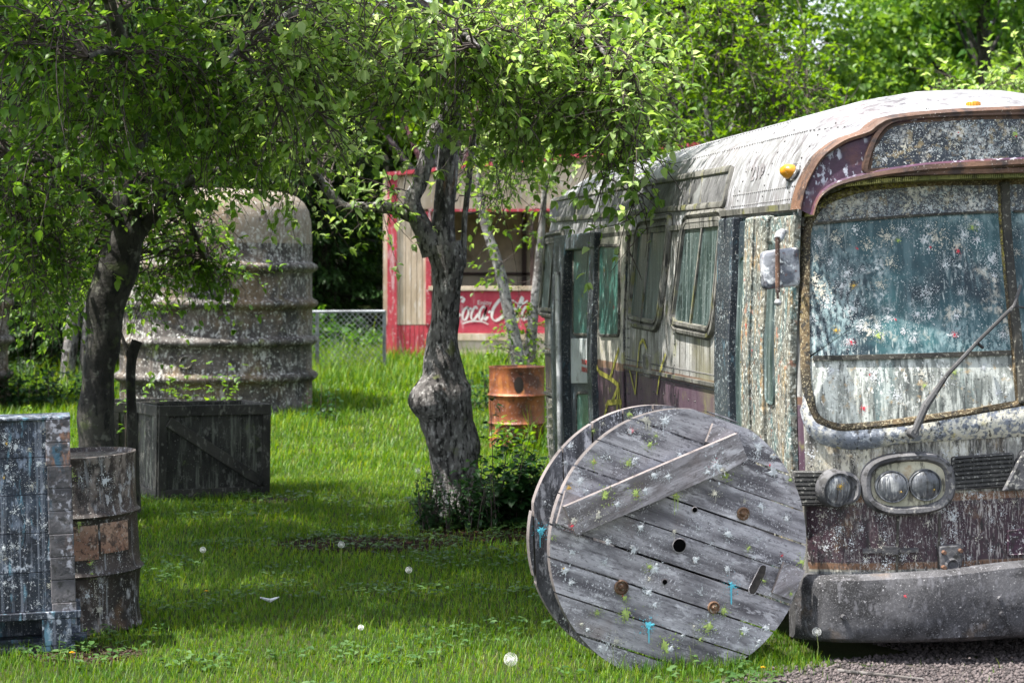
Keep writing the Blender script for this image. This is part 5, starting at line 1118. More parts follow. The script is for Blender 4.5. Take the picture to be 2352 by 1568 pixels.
def trunk_mesh(name, stems, mat, parent, disp=.02, sides=28, bumps=(), ring=.035):
    V = []; Q = []; off = 0
    for si, (pts, rad) in enumerate(stems):
        pl = interp([(*p, r_) for p, r_ in zip([tuple(q) for q in pts], rad)], 8); pl = np.array(pl); Pp, Rr = pl[:, :3], pl[:, 3]
        seg = np.linalg.norm(np.diff(Pp, axis=0), axis=1); cum = np.concatenate([[0], np.cumsum(seg)]); n = max(6, int(cum[-1] / ring)); tt = np.linspace(0, cum[-1], n)
        Pt = np.stack([np.interp(tt, cum, Pp[:, k]) for k in range(3)], 1); Rt = np.interp(tt, cum, Rr)
        sd = sides if Rt.max() > .08 else 12
        v, q_ = batch_tubes(Pt[None], Rt[None], sd); c = np.repeat(Pt, sd, 0); d = unit(v - c); rr_ = np.repeat(Rt, sd)
        for i in range(len(v)):
            p = Vector((v[i][0] * 9, v[i][1] * 9, v[i][2] * 3.2)); q2 = Vector(v[i]) * 3.0
            k = (noise.noise(p) * 1.0 + noise.noise(p * 2.7) * .5) * disp + noise.noise(q2 + Vector((si, 0, 0))) * disp * .9
            k *= min(1, rr_[i] / .12) + .1
            for (bc, brd, bh) in bumps:
                dd = (Vector(v[i]) - Vector(bc)).length
                if dd < brd: k += bh * (1 - (dd / brd) ** 2) ** 1.2
            v[i] += d[i] * k
        V.append(v); Q.append(q_ + off); off += len(v)
    return mesh_np(name, np.concatenate(V), np.concatenate(Q), mats=mat, parent=parent, smooth=True)
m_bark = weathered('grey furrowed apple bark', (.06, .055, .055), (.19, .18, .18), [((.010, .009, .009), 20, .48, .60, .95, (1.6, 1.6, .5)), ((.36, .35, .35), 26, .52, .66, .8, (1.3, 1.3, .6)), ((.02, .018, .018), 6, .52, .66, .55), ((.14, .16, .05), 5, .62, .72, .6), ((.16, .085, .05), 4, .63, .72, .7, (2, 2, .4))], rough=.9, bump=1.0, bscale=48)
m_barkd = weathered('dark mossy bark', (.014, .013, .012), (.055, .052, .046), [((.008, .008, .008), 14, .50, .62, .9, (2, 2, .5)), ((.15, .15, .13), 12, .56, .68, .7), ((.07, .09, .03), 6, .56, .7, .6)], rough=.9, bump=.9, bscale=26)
m_twig = plain('brown twig bark', (.075, .058, .052), rough=.85, var=.5)
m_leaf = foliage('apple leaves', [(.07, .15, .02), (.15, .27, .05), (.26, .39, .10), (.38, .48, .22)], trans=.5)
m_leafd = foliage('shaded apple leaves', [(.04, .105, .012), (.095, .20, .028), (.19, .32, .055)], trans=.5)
m_leaft = foliage('woodland leaves', [(.022, .075, .010), (.05, .14, .018), (.085, .21, .025)], trans=.5)
m_leafy = foliage('yellow green leaves', [(.05, .12, .010), (.10, .21, .018), (.16, .27, .03)], trans=.5)
m_leafc = foliage('dark evergreen needles', [(.010, .030, .008), (.022, .060, .014), (.035, .08, .02)], trans=.2)
m_bush = foliage('broad weed leaves', [(.010, .038, .012), (.022, .07, .018), (.04, .11, .025)], trans=.3)
def PX(px, py, Y): p = P(px, py, Y); return (p.x, p.y, p.z)
def lobe(px, py, Y, rx, ry, rY, n): s = FPX / Y; return (PX(px, py, Y), (rx / s, rY, ry / s), n)
def make_tree(name, lab, cat, base, stems, lobes, leaf, seed, mt, mbark, bumps=(), disp=.02, group=None, **kw):
    r = np.random.default_rng(seed); t = thing(name, lab, cat, Matrix.Translation(base), group); b = np.array(base)
    loc = [([np.array(p) - b for p in pts], rad) for pts, rad in stems]
    bl = [(tuple(np.array(c) - b), a, h) for c, a, h in bumps]
    tr = trunk_mesh('trunk', loc, mbark, t, disp, bumps=bl)
    nodes = []
    for (pts, rad) in loc[0 if len(loc) == 1 else 1:]: nodes += [tuple(p) for p in np.array(interp([tuple(q) for q in pts], 3))]
    (bv, bq), (tv, tq), (lv, lq, lt) = canopy(r, nodes, [(tuple(np.array(c) - b), rd, n) for c, rd, n in lobes], leaf, **kw)
    mesh_np('branches', np.concatenate([bv, tv]), np.concatenate([bq, tq + len(bv)]), mats=m_twig, parent=t, smooth=True)
    mesh_np('crown', lv, lq, lt, mats=mt, parent=t)
    return t
# ------------------------------------------------------------------ the two apple trees
Y1 = 14.7
def rp_(px): return px / FPX * Y1
main = [PX(1058, 1190, Y1), PX(1052, 1110, Y1), PX(1040, 1040, Y1), PX(1024, 950, Y1), PX(1018, 860, Y1), PX(1016, 790, Y1), PX(1024, 700, Y1), PX(1030, 620, Y1), PX(1020, 560, Y1)]
mr_ = [rp_(x) for x in (84, 55, 55, 60, 50, 36, 31, 37, 40)]
stemR = ([PX(1018, 575, Y1), PX(1018, 500, Y1), PX(1022, 440, Y1), PX(1028, 360, Y1), PX(1036, 282, Y1), PX(1060, 120, Y1), PX(1066, -20, Y1), PX(1090, -250, Y1 - .3)], [rp_(x) for x in (30, 26, 25, 24, 23, 24, 18, 10)])
stemL = ([PX(1000, 575, Y1), PX(972, 525, Y1 - .05), PX(950, 480, Y1 - .1), PX(948, 452, Y1 - .1), PX(962, 430, Y1 - .1), PX(974, 387, Y1 - .1), PX(994, 324, Y1 - .1), PX(1010, 282, Y1 - .1), PX(1030, 215, Y1 - .1), PX(1046, 90, Y1 - .3), PX(1010, -60, Y1 - .7), PX(960, -220, Y1 - 1)], [rp_(x) for x in (34, 24, 22, 20, 17, 18, 17, 15, 13, 11, 9, 5)])
stemT = ([PX(1055, 610, Y1), PX(1064, 576, Y1), PX(1068, 492, Y1), PX(1078, 408, Y1 - .1), PX(1090, 300, Y1 - .4), PX(1130, 200, Y1 - .9)], [rp_(x) for x in (16, 9, 7, 7, 6, 4)])
limbL = ([PX(948, 496, Y1 - .1), PX(925, 487, Y1 - .1), PX(894, 477, Y1 - .1), PX(827, 477, Y1 - .1), PX(785, 473, Y1 - .1), PX(755, 437, Y1 - .1), PX(734, 412, Y1 - .1), PX(700, 370, Y1 - .3), PX(640, 340, Y1 - .7), PX(560, 300, Y1 - 1.2)], [rp_(x) for x in (17, 15, 13, 12, 12, 11, 10, 8, 6, 4)])
limbF = ([PX(1036, 282, Y1), PX(1050, 200, Y1 - .8), PX(1020, 120, Y1 - 1.9), PX(1060, 80, Y1 - 3), PX(1100, 110, Y1 - 3.6)], [rp_(x) for x in (20, 15, 11, 7, 4)])
limbR = ([PX(1040, 240, Y1), PX(1120, 150, Y1 - .6), PX(1230, 90, Y1 - 1.5), PX(1340, 90, Y1 - 2.4), PX(1430, 160, Y1 - 2.9)], [rp_(x) for x in (20, 14, 10, 7, 4)])
limbG = ([PX(1046, 90, Y1 - .3), PX(900, -20, Y1 - 1.3), PX(760, -10, Y1 - 2.4), PX(620, 60, Y1 - 3.4), PX(520, 140, Y1 - 4.0)], [rp_(x) for x in (18, 13, 10, 7, 4)])
hi1 = ([PX(1066, -20, Y1), (-1.0, 13.6, 4.2), (-1.9, 12.4, 4.5), (-2.6, 11.4, 4.6), (-3.0, 10.8, 4.6)], [rp_(x) for x in (18, 15, 12, 8, 4)])  # added limb out of view, carries the shading lobes
hi2 = ([(-1.3, 13.2, 4.35), (-1.5, 11.8, 4.6), (-1.7, 10.6, 4.7), (-1.9, 9.7, 4.7)], [rp_(x) for x in (12, 10, 7, 4)])
LOBES1 = [lobe(1310, 270, 12.0, 180, 100, .6, 18), lobe(1430, 150, 12.0, 110, 90, .6, 9), lobe(1060, 130, 11.9, 280, 100, 1.0, 25), lobe(1200, 300, 12.4, 110, 50, .6, 7), lobe(720, 190, 11.2, 190, 170, .9, 20), lobe(1220, 90, 12.4, 260, 120, 1.1, 24), lobe(830, 50, 11.4, 380, 110, 1.3, 28),
          lobe(1420, 410, 12.2, 65, 60, .3, 4), lobe(630, 360, 13.0, 100, 75, .8, 8), lobe(740, 310, 15.6, 110, 60, .9, 6), lobe(1230, 400, 15.3, 110, 70, .8, 8), lobe(1480, 300, 11.8, 40, 70, .3, 3), lobe(1000, -230, 14.8, 650, 150, 2.4, 60), lobe(870, 450, 14.4, 60, 30, .3, 2), lobe(1470, 540, 12.3, 40, 40, .2, 2),
          lobe(1500, -120, 14.5, 250, 90, 1.5, 16), ((-2.3, 11.9, 4.6), (1.5, 1.8, .6), 150), ((-2.0, 9.9, 4.6), (1.3, .9, .35), 75)]  # high lobes out of view, added and thickened to shade the lawn
c957 = PX(985, 915, Y1 - .12)
make_tree('apple_tree', 'gnarled grey apple tree with a burl and forked trunk in the middle of the lawn', 'tree', (PX(1058, 1160, Y1)[0], Y1, 0), [(main, mr_), stemR, stemL, stemT, limbL, limbF, limbR, limbG, hi1, hi2], LOBES1, .068, 11, m_leaf, m_bark,
          bumps=[(c957, .19, .115), (PX(1080, 890, Y1 - .1), .11, .045), (PX(1005, 1010, Y1 - .15), .15, .03), (PX(1074, 605, Y1 - .1), .10, .035), (PX(985, 640, Y1 - .1), .08, .02), (PX(1010, 760, Y1 - .18), .07, .02), (PX(1100, 1010, Y1), .16, .03)], disp=.016, tw=12, lv=11)
Y2 = 14.4; k2 = Y2 / FPX
mainL = [PX(222, 1170, Y2), PX(222, 1030, Y2), PX(222, 940, Y2), PX(226, 856, Y2), PX(238, 780, Y2), PX(242, 702, Y2), PX(268, 621, Y2), PX(290, 540, Y2), PX(292, 459, Y2)]
mlr = [x * k2 for x in (50, 42, 39, 36, 38, 42, 46, 38, 32)]
upL = ([PX(291, 480, Y2), PX(296, 380, Y2), PX(315, 290, Y2), PX(300, 150, Y2), PX(250, 0, Y2 - .3), PX(230, -200, Y2 - .6)], [x * k2 for x in (32, 27, 22, 18, 13, 6)])
brR = ([PX(300, 560, Y2), PX(345, 505, Y2), PX(400, 440, Y2 - .2), PX(470, 400, Y2 - .5), PX(540, 380, Y2 - .9)], [x * k2 for x in (22, 16, 12, 9, 5)])
brL = ([PX(285, 520, Y2), PX(200, 430, Y2 - .4), PX(120, 380, Y2 - .8), PX(30, 360, Y2 - 1.2)], [x * k2 for x in (20, 13, 9, 5)])
brF = ([PX(300, 330, Y2), PX(330, 230, Y2 - 1.1), PX(300, 150, Y2 - 2.4), PX(260, 120, Y2 - 3.5), PX(200, 130, Y2 - 4.4)], [x * k2 for x in (20, 14, 10, 7, 4)])
brB = ([PX(300, 400, Y2), PX(380, 430, Y2 + .6), PX(440, 520, Y2 + 1.1), PX(470, 590, Y2 + 1.4)], [x * k2 for x in (16, 10, 7, 4)])
hi3 = ([PX(250, 0, Y2 - .3), (-3.3, 13.2, 4.3), (-3.8, 12.2, 4.6), (-4.4, 11.4, 4.7)], [x * k2 for x in (14, 12, 9, 4)])  # unseen limb, added for the second crown's shading foliage
hi4 = ([(-3.4, 13.0, 4.4), (-3.6, 11.4, 4.7), (-3.8, 10.2, 4.7), (-4.0, 9.4, 4.6)], [x * k2 for x in (12, 10, 7, 4)])
LOBES2 = [lobe(200, 220, 12.2, 260, 210, 1.2, 40), lobe(70, 540, 13.2, 140, 150, .9, 24), lobe(30, 640, 14.6, 70, 80, .5, 10), lobe(420, 170, 11.2, 200, 150, .9, 20), lobe(160, 430, 15.4, 230, 170, 1.0, 26), lobe(460, 590, 16.4, 100, 95, .4, 17), lobe(100, 700, 15.6, 65, 60, .4, 10), lobe(330, 660, 16.3, 60, 40, .4, 6), lobe(420, 400, 14.2, 140, 75, .8, 14), lobe(150, -210, 14.2, 520, 150, 2.4, 60), lobe(60, 110, 10.2, 120, 130, .5, 14), lobe(-250, 300, 14, 200, 260, 1.6, 30), ((-4.1, 12.2, 4.5), (1.5, 1.9, .6), 120), ((-4.0, 9.8, 4.5), (1.6, 1.0, .35), 85), lobe(560, 330, 12.2, 110, 90, .6, 10)]  # includes unseen dense lobes overhead, added to cast shade on the foreground
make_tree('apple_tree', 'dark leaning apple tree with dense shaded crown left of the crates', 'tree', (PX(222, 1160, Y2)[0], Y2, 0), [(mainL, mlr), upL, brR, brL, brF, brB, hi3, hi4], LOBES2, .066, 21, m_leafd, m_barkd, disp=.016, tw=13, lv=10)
# dead forked snag
sn = thing('dead_snag', 'dark dead forked stump post in front of the crates', 'stump', Matrix.Translation((PX(305, 1150, 14.6)[0], 14.6, 0)))
k3 = 14.6 / FPX; sb_ = np.array((PX(305, 1150, 14.6)[0], 14.6, 0))
def S3(x, y): return np.array(PX(x, y, 14.6)) - sb_
trunk_mesh('post', [([S3(308, 1180), S3(306, 1060), S3(303, 960), S3(300, 880), S3(303, 820), S3(315, 783)], [x * k3 for x in (17, 14, 12, 11, 12, 13)]), ([S3(302, 830), S3(290, 800), S3(277, 762)], [x * k3 for x in (9, 6, 3)])], m_barkd, sn, .006, sides=14)
# ------------------------------------------------------------------ saplings in front of the shack
m_sbark = weathered('lichen spotted sapling bark', (.09, .08, .075), (.28, .27, .27), [((.03, .028, .028), 16, .5, .6, .9), ((.4, .4, .4), 30, .56, .66, .7)], rough=.9)
def sapling(pts, rad, lab, lobes, seed, Y):
    base = (pts[0][0], Y, ground_z(0, Y)); return make_tree('sapling', lab, 'sapling', base, [(pts, rad)], lobes, .07, seed, m_leafy, m_sbark, disp=.008, tw=5, lv=7, br=.008)
Y3 = 23.5; k4 = Y3 / FPX
sapling([PX(1196, 900, Y3), PX(1186, 800, Y3), PX(1165, 700, Y3), PX(1148, 620, Y3), PX(1125, 550, Y3), PX(1110, 500, Y3), PX(1100, 420, Y3), PX(1090, 300, Y3)], [x * k4 for x in (17, 15, 13, 12, 11, 10, 7, 4)], 'leaning grey sapling trunk crossing the red sign of the shack', [lobe(1105, 400, Y3, 70, 60, .5, 8), lobe(1170, 790, Y3 - .2, 30, 60, .2, 5), lobe(1152, 600, Y3, 14, 20, .15, 2)], 31, Y3)
Y3 += .4
sapling([PX(1212, 900, Y3), PX(1218, 800, Y3), PX(1228, 700, Y3), PX(1238, 600, Y3), PX(1246, 500, Y3), PX(1255, 380, Y3)], [x * k4 for x in (16, 14, 11, 10, 8, 4)], 'upright grey sapling beside the tail of the bus', [lobe(1205, 720, Y3, 28, 90, .25, 6), lobe(1232, 540, Y3, 25, 60, .25, 5), lobe(1215, 800, Y3 - .2, 30, 40, .2, 4), lobe(1250, 380, Y3, 70, 60, .5, 8)], 32, Y3)
# ------------------------------------------------------------------ orchard trees behind the bus
def orchard(x, Y, h, rc, lab, seed, mt, leaf=.085, cz=None, dens=1.0, rz=None, name='fruit_tree', cat='tree'):
    r = random.Random(seed); g0 = ground_z(x, Y); cz = cz or h * .62; rz = rz or h * .36
    st = [((x, Y, g0 - .1), (x + r.uniform(-.1, .1), Y, g0 + h * .16), (x + r.uniform(-.2, .2), Y, g0 + h * .34))], 
    stems = [([(x, Y, g0 - .1), (x + .05, Y, g0 + h * .15), (x + r.uniform(-.2, .2), Y, g0 + h * .33)], [.19, .15, .13])]
    tp = stems[0][0][-1]
    for i in range(6):
        a = i * 1.05 + r.uniform(-.3, .3); q = rc * r.uniform(.45, .75); stems.append(([tp, (tp[0] + q * .4 * math.cos(a), tp[1] + q * .4 * math.sin(a), tp[2] + h * .14), (tp[0] + q * math.cos(a), tp[1] + q * math.sin(a), tp[2] + h * .30 + r.uniform(0, .5))], [.09, .06, .025]))
    stems.append(([tp, (tp[0] + .1, tp[1], tp[2] + h * .25), (tp[0], tp[1], tp[2] + h * .5)], [.1, .06, .02]))
    lobes = []
    for i in range(9):
        a = r.uniform(0, 6.28); q = rc * r.uniform(.25, .8); lobes.append(((x + q * math.cos(a), Y + q * math.sin(a), g0 + cz + r.uniform(-.7, .8) * rz), (rc * .42, rc * .42, rz * .42), int(20 * dens)))
    return make_tree(name, lab, cat, (x, Y, g0), stems, lobes, leaf, seed, mt, m_bark, tw=10, lv=9, twl=(.2, .5), disp=.015)
orchard(2.3, 22.5, 5.4, 2.1, 'yellow green fruit tree arching over the tail of the bus', 41, m_leafy, cz=3.7, rz=1.5)
orchard(6.1, 21.0, 5.2, 2.0, 'pale green fruit tree overhanging the bus roof at the right edge', 42, m_leaf, cz=4.3, rz=1.1)
orchard(-.9, 34.0, 6.2, 2.2, 'leafy green tree rising behind the left end of the shack', 43, m_leafy, cz=5.0, rz=1.4, leaf=.1)
# ------------------------------------------------------------------ woodland
def wood_proto(h, rc, seed, mt, name='woodland_tree'):
    """returns (trunk mesh, crown mesh) around the origin"""
    r = np.random.default_rng(seed); rr_ = random.Random(seed); stems = [([(0, 0, -.2), (.1, 0, h * .3), (rr_.uniform(-.3, .3), .1, h * .62), (0, 0, h * .95)], [.2, .16, .11, .03])]
    cs = []; crown = []
    for i in range(26):
        z = h * rr_.uniform(.10, .97); a = rr_.uniform(0, 6.28); q = rc * math.sqrt(max(.08, 1 - ((z / h - .5) / .56) ** 2)) * rr_.uniform(.3, 1.0)
        c = np.array((q * math.cos(a), q * math.sin(a), z)); stems.append(([(0, 0, z * .7), tuple(c * np.array([.5, .5, .85])), tuple(c)], [.05, .035, .012]))
        n = 900; p = c + unit(r.normal(size=(n, 3))) * (r.uniform(0, 1, (n, 1)) ** .5) * np.array([rc * .42, rc * .42, h * .085]); crown.append(p)
    p = np.concatenate(crown); p = p[np.linalg.norm((np.floor(p * 2.2) * 127.1) % 1.0, axis=1) < 9]
    keep = np.array([noise.noise(Vector(q) * 1.7) > -.12 for q in p]); p = p[keep]; n = len(p)
    lv, lq, lt = leaves_np(p, unit(rnd_dir(r, n) + np.array([0, 0, -.2])), unit(rnd_dir(r, n) * .8 + np.array([0, 0, 1.])), r.uniform(.10, .20, n), w=.36)
    return stems, (lv, lq, lt)
protos = []
for i, (h, rc, mt) in enumerate(((9.5, 2.6, m_leaft), (10.5, 2.9, m_leafd), (8.6, 2.5, m_leafy))): protos.append((wood_proto(h, rc, 60 + i, mt), mt))
def conifer_proto(h, rc, seed):
    r = np.random.default_rng(seed); rr_ = random.Random(seed); stems = [([(0, 0, -.2), (0, 0, h * .5), (0, 0, h)], [.18, .12, .02])]; P_ = []; D_ = []
    for i in range(150):
        z = h * (.08 + .9 * (i / 150)); a = i * 2.4; L = rc * (1 - z / h) ** .8 * rr_.uniform(.75, 1.1) + .1; d = np.array((math.cos(a), math.sin(a), -.18))
        if i % 3 == 0: stems.append(([(0, 0, z), tuple(np.array((0, 0, z)) + d * L * .5), tuple(np.array((0, 0, z)) + d * L)], [.03, .02, .008]))
        n = int(260 * L / rc + 20); t = r.uniform(.15, 1, (n, 1)); sd = np.array((-math.sin(a), math.cos(a), 0)); off = r.normal(size=(n, 1)) * .28 * (1.05 - t) * 1.4
        P_.append(np.array((0, 0, z)) + d * L * t + sd * off + r.normal(size=(n, 3)) * .05 + np.array([0, 0, -.05]) * np.abs(off) / .2); D_.append(d + sd * np.sign(off) * .7 + r.normal(size=(n, 3)) * .35)
    P_ = np.concatenate(P_); D_ = np.concatenate(D_); n = len(P_)
    lv, lq, lt = leaves_np(P_, D_, unit(np.array([0, 0, 1.]) + rnd_dir(r, n) * .4), r.uniform(.10, .20, n), w=.16)
    return stems, (lv, lq, lt)
protos.append((conifer_proto(9.5, 2.1, 77), m_leafc))
PC = [None] * 4
def plant(kind, x, Y, s, rot, lab):
    M = Matrix.Translation((x, Y, ground_z(x, Y) - .1)) @ Matrix.Rotation(rot, 4, 'Z') @ Matrix.Scale(s, 4)
    nm = 'conifer_tree' if kind == 3 else 'woodland_tree'; gp = None
    if PC[kind] is None:
        (stems, (lv, lq, lt)), mt = protos[kind]; t = thing(nm, lab, 'tree', M, gp); trunk_mesh('trunk', [([np.array(p) for p in a], b) for a, b in stems], m_barkd, t, .01, sides=10, ring=.25); mesh_np('crown', lv, lq, lt, mats=mt, parent=t); PC[kind] = t
    else: copy_tree(PC[kind], M, lab, gp)
FT = [(0, 3.2, 38, 1.0, 'tall green woodland tree behind the middle of the bus roof'), (1, 5.0, 39, 1.0, 'dark green woodland tree behind the front of the bus roof'), (1, 9.3, 38.5, 1.0, 'deep green woodland tree at the far right behind the bus'),
      (2, .3, 39, .95, 'light woodland tree above the right end of the shack'), (2, -2.6, 40, 1.0, 'woodland tree above the left end of the shack'), (2, 12.3, 40, 1.0, 'light woodland tree beyond the right border'),
      (3, -3.4, 35.2, .9, 'dark conifer just left of the shack behind the fence'), (3, -4.9, 34.4, .95, 'dark conifer behind the right shoulder of the tank'), (3, -6.6, 36, 1.0, 'dark conifer behind the dome of the tank'), (1, -8.6, 35, 1.0, 'dark broadleaf tree behind the left crown'),
      (3, -10.6, 33, 1.0, 'dark conifer behind the left apple trunk'), (1, -12.5, 34, 1.0, 'dark broadleaf tree at the far left border'), (2, -5.6, 41, 1.05, 'green woodland tree high above the tank'), (3, -8.2, 31, .8, 'dark conifer between the two tanks'), (3, -6.7, 28.6, .62, 'dark conifer behind the broken trunk at the left'), (3, -7.9, 29.4, .66, 'dark conifer right beside the left tank edge'), (3, -5.9, 30.2, .7, 'dark conifer showing left of the leaning trunk'),
      (2, 3.6, 44, 1.1, 'far bright tree showing between the dark crowns over the bus'), (0, 1.6, 45, 1.15, 'far green tree over the shack roof'), (1, 7.0, 47, .82, 'far dark tree half closing the sky gap over the bus'), (1, -4, 46, 1.1, 'far dark tree over the conifers'), (2, 11, 46, 1.0, 'far light tree near the right border'), (1, -9.5, 43, 1.1, 'far dark tree over the left crown')]
rt = random.Random(2)
for k, x, Y, s, lab in FT: plant(k, x, Y, s, rt.uniform(0, 6.28), lab)
# far wood as one mass
r = np.random.default_rng(5); n = 60000
x = r.uniform(-22, 24, n); Y = r.uniform(50, 56, n); hh = 7.5 + 2.5 * np.sin(x * .7) + 1.2 * np.sin(x * 1.9 + 1); z = r.uniform(0, 1, n) ** .9 * hh
kk = ~((np.abs(x / Y - .165) < .018) & (z / Y > .085 + .02 * np.sin(x * 9)) & (r.uniform(size=n) < .55)); x, Y, z = x[kk], Y[kk], z[kk]; n = len(x)
wv, wq, wt = leaves_np(np.stack([x, Y, z + gz_np(x, Y)], 1), rnd_dir(r, n), unit(rnd_dir(r, n) + np.array([0, 0, .8])), r.uniform(.3, .55, n), w=.4)
tag(mesh_np('distant_woods', wv, wq, wt, mats=m_leaft), kind='stuff')
# undergrowth mass at the wood edge
n = 26000; x = r.uniform(-16, 14, n); Y = r.uniform(32.2, 35.5, n); m = (x > -2.2) & (x < 3.2) & (Y < 34); z = r.uniform(0, 1, n) ** 1.3 * (.8 + .5 * np.sin(x * 1.3) + .3 * np.sin(x * 3.1)) * np.where(x < -1.5, .45, 1); x = x[~m]; Y = Y[~m]; z = z[~m]; n = len(x)
wv, wq, wt = leaves_np(np.stack([x, Y, z + gz_np(x, Y)], 1), unit(rnd_dir(r, n) + np.array([0, 0, .4])), unit(rnd_dir(r, n) + np.array([0, 0, .8])), r.uniform(.10, .2, n), w=.3)
tag(mesh_np('undergrowth', wv, wq, wt, mats=m_leaft), kind='stuff')
# ------------------------------------------------------------------ weeds and bushes
def weed(name, lab, base, stems, leaf, seed, mt, cat='weed', n_l=16, w=.34, spread=.5):
    """upright stems with alternating broad leaves; stems: (x, y, height, lean x, lean y)"""
    r = np.random.default_rng(seed); t = thing(name, lab, cat, Matrix.Translation(base)); S = []; Pp = []; Dd = []; Ll = []
    for (sx, sy, h, lx_, ly_) in stems:
        a = np.array((sx, sy, 0.)); b = a + np.array((lx_, ly_, h)); m = (a + b) / 2 + np.array((-lx_ * .25, 0, h * .05)); B = bez(a[None], m[None], b[None], 10)[0]; S.append(B)
        for i in range(n_l):
            q = (i + .6) / n_l; f = q * 8.99; j = int(f); p = B[j] * (1 - f + j) + B[j + 1] * (f - j); an = i * 2.4 + r.uniform(-.4, .4); d = np.array((math.cos(an), math.sin(an), r.uniform(-.25, .45)))
            for _ in range(2): Pp.append(p + d * r.uniform(.0, spread) * leaf); Dd.append(d + r.normal(size=3) * .35); Ll.append(leaf * r.uniform(.6, 1.15) * (1.15 - .5 * q))
    bv, bq = batch_tubes(np.array(S), np.full((len(S), 10), .004) * np.linspace(1.3, .5, 10)[None], 5); mesh_np('stem', bv, bq, mats=m_twig, parent=t)
    Pp = np.array(Pp); Dd = np.array(Dd); n = len(Pp); lv, lq, lt = leaves_np(Pp, Dd, unit(np.array([0, 0, 1.]) + rnd_dir(r, n) * .35), np.array(Ll), w=w); mesh_np('leaf', lv, lq, lt, mats=mt, parent=t); return t
rw = random.Random(6)
bb = P(1135, 1195, 14.1); bb.z = 0
weed('sucker_bush', 'tall broad leaved shoot with round leaves at the foot of the middle trunk', bb, [(0, 0, .92, -.03, 0), (.05, .05, .70, .06, 0), (.1, 0, .62, .16, .05), (.16, -.05, .45, .22, 0), (-.08, 0, .50, -.02, .05), (.2, 0, .38, .18, .1), (.02, -.1, .35, .05, -.1), (.24, .05, .5, .08, 0), (-.15, -.05, .42, -.05, 0), (.1, -.12, .4, .1, -.1)] + [(rw.uniform(-.1, .28), rw.uniform(-.15, .15), rw.uniform(.25, .5), rw.uniform(-.05, .15), rw.uniform(-.08, .08)) for _ in range(16)], .095, 5, m_bush, 'bush', n_l=20, w=.42, spread=.9)
bb = P(1055, 1200, 13.9); bb.z = 0
weed('sucker_bush', 'low dense dark bush in front of the middle trunk', bb, [(rw.uniform(-.28, .3), rw.uniform(-.2, .2), rw.uniform(.18, .42), rw.uniform(-.08, .08), rw.uniform(-.08, .08)) for _ in range(70)], .06, 6, m_bush, 'bush', n_l=12, w=.26)
for (px, py, Y, h, n, lf, lab, sp, mt) in ((95, 935, 24, .5, 30, .11, 'dark green shrub at the left edge behind the bin', .5, m_bush), (200, 900, 25, .35, 14, .09, 'small shrub left of the dark trunk in the background', .35, m_bush), (738, 945, 22.6, .42, 6, .08, 'young weeds at the right foot of the tank', .18, m_bush), (470, 1010, 17.6, .98, 26, .085, 'bright green weeds growing up behind the open crate', .32, m_leafy), (330, 1010, 17.2, .88, 8, .07, 'bright weeds between the two crates', .15, m_leafy),
                                    (1170, 1035, 19.6, .35, 8, .1, 'low weeds at the foot of the rusty drum', .15, m_leafy), (1150, 870, 24.0, .5, 16, .08, 'leafy weeds below the serving counter', .7, m_bush)):
    b_ = P(px, py, Y); b_.z = ground_z(0, Y)
    weed('weed_clump' if lf < .1 else 'shrub', lab, b_, [(rw.uniform(-sp, sp), rw.uniform(-.15, .15), h * rw.uniform(.7, 1.1), rw.uniform(-.08, .08), rw.uniform(-.05, .05)) for _ in range(n)], lf, int(px), mt, 'weeds' if lf < .1 else 'shrub', n_l=9)
# dark leaning posts in the back left
for i, (x0, y0, x1_, y1_, w_, lab) in enumerate(((150, 880, 175, 640, 18, 'pale grey broken trunk standing in the dark at the back left'), (185, 890, 200, 660, 10, 'thin grey pole beside the broken trunk at the back left'))):
    Yq = 27.0; b_ = P(x0, y0 + 20, Yq); b_.z = ground_z(0, Yq); kk = Yq / FPX; e = np.array(PX(x1_, y1_, Yq)) - np.array(b_)
    t = thing('broken_tree', lab, 'dead tree', Matrix.Translation(b_)); trunk_mesh('stem', [([np.array((0, 0, -.1)), e * .5 + np.array((.02, 0, 0)), e], [w_ * kk, w_ * kk * .9, w_ * kk * .7])], m_bark, t, .01, sides=12, ring=.08)
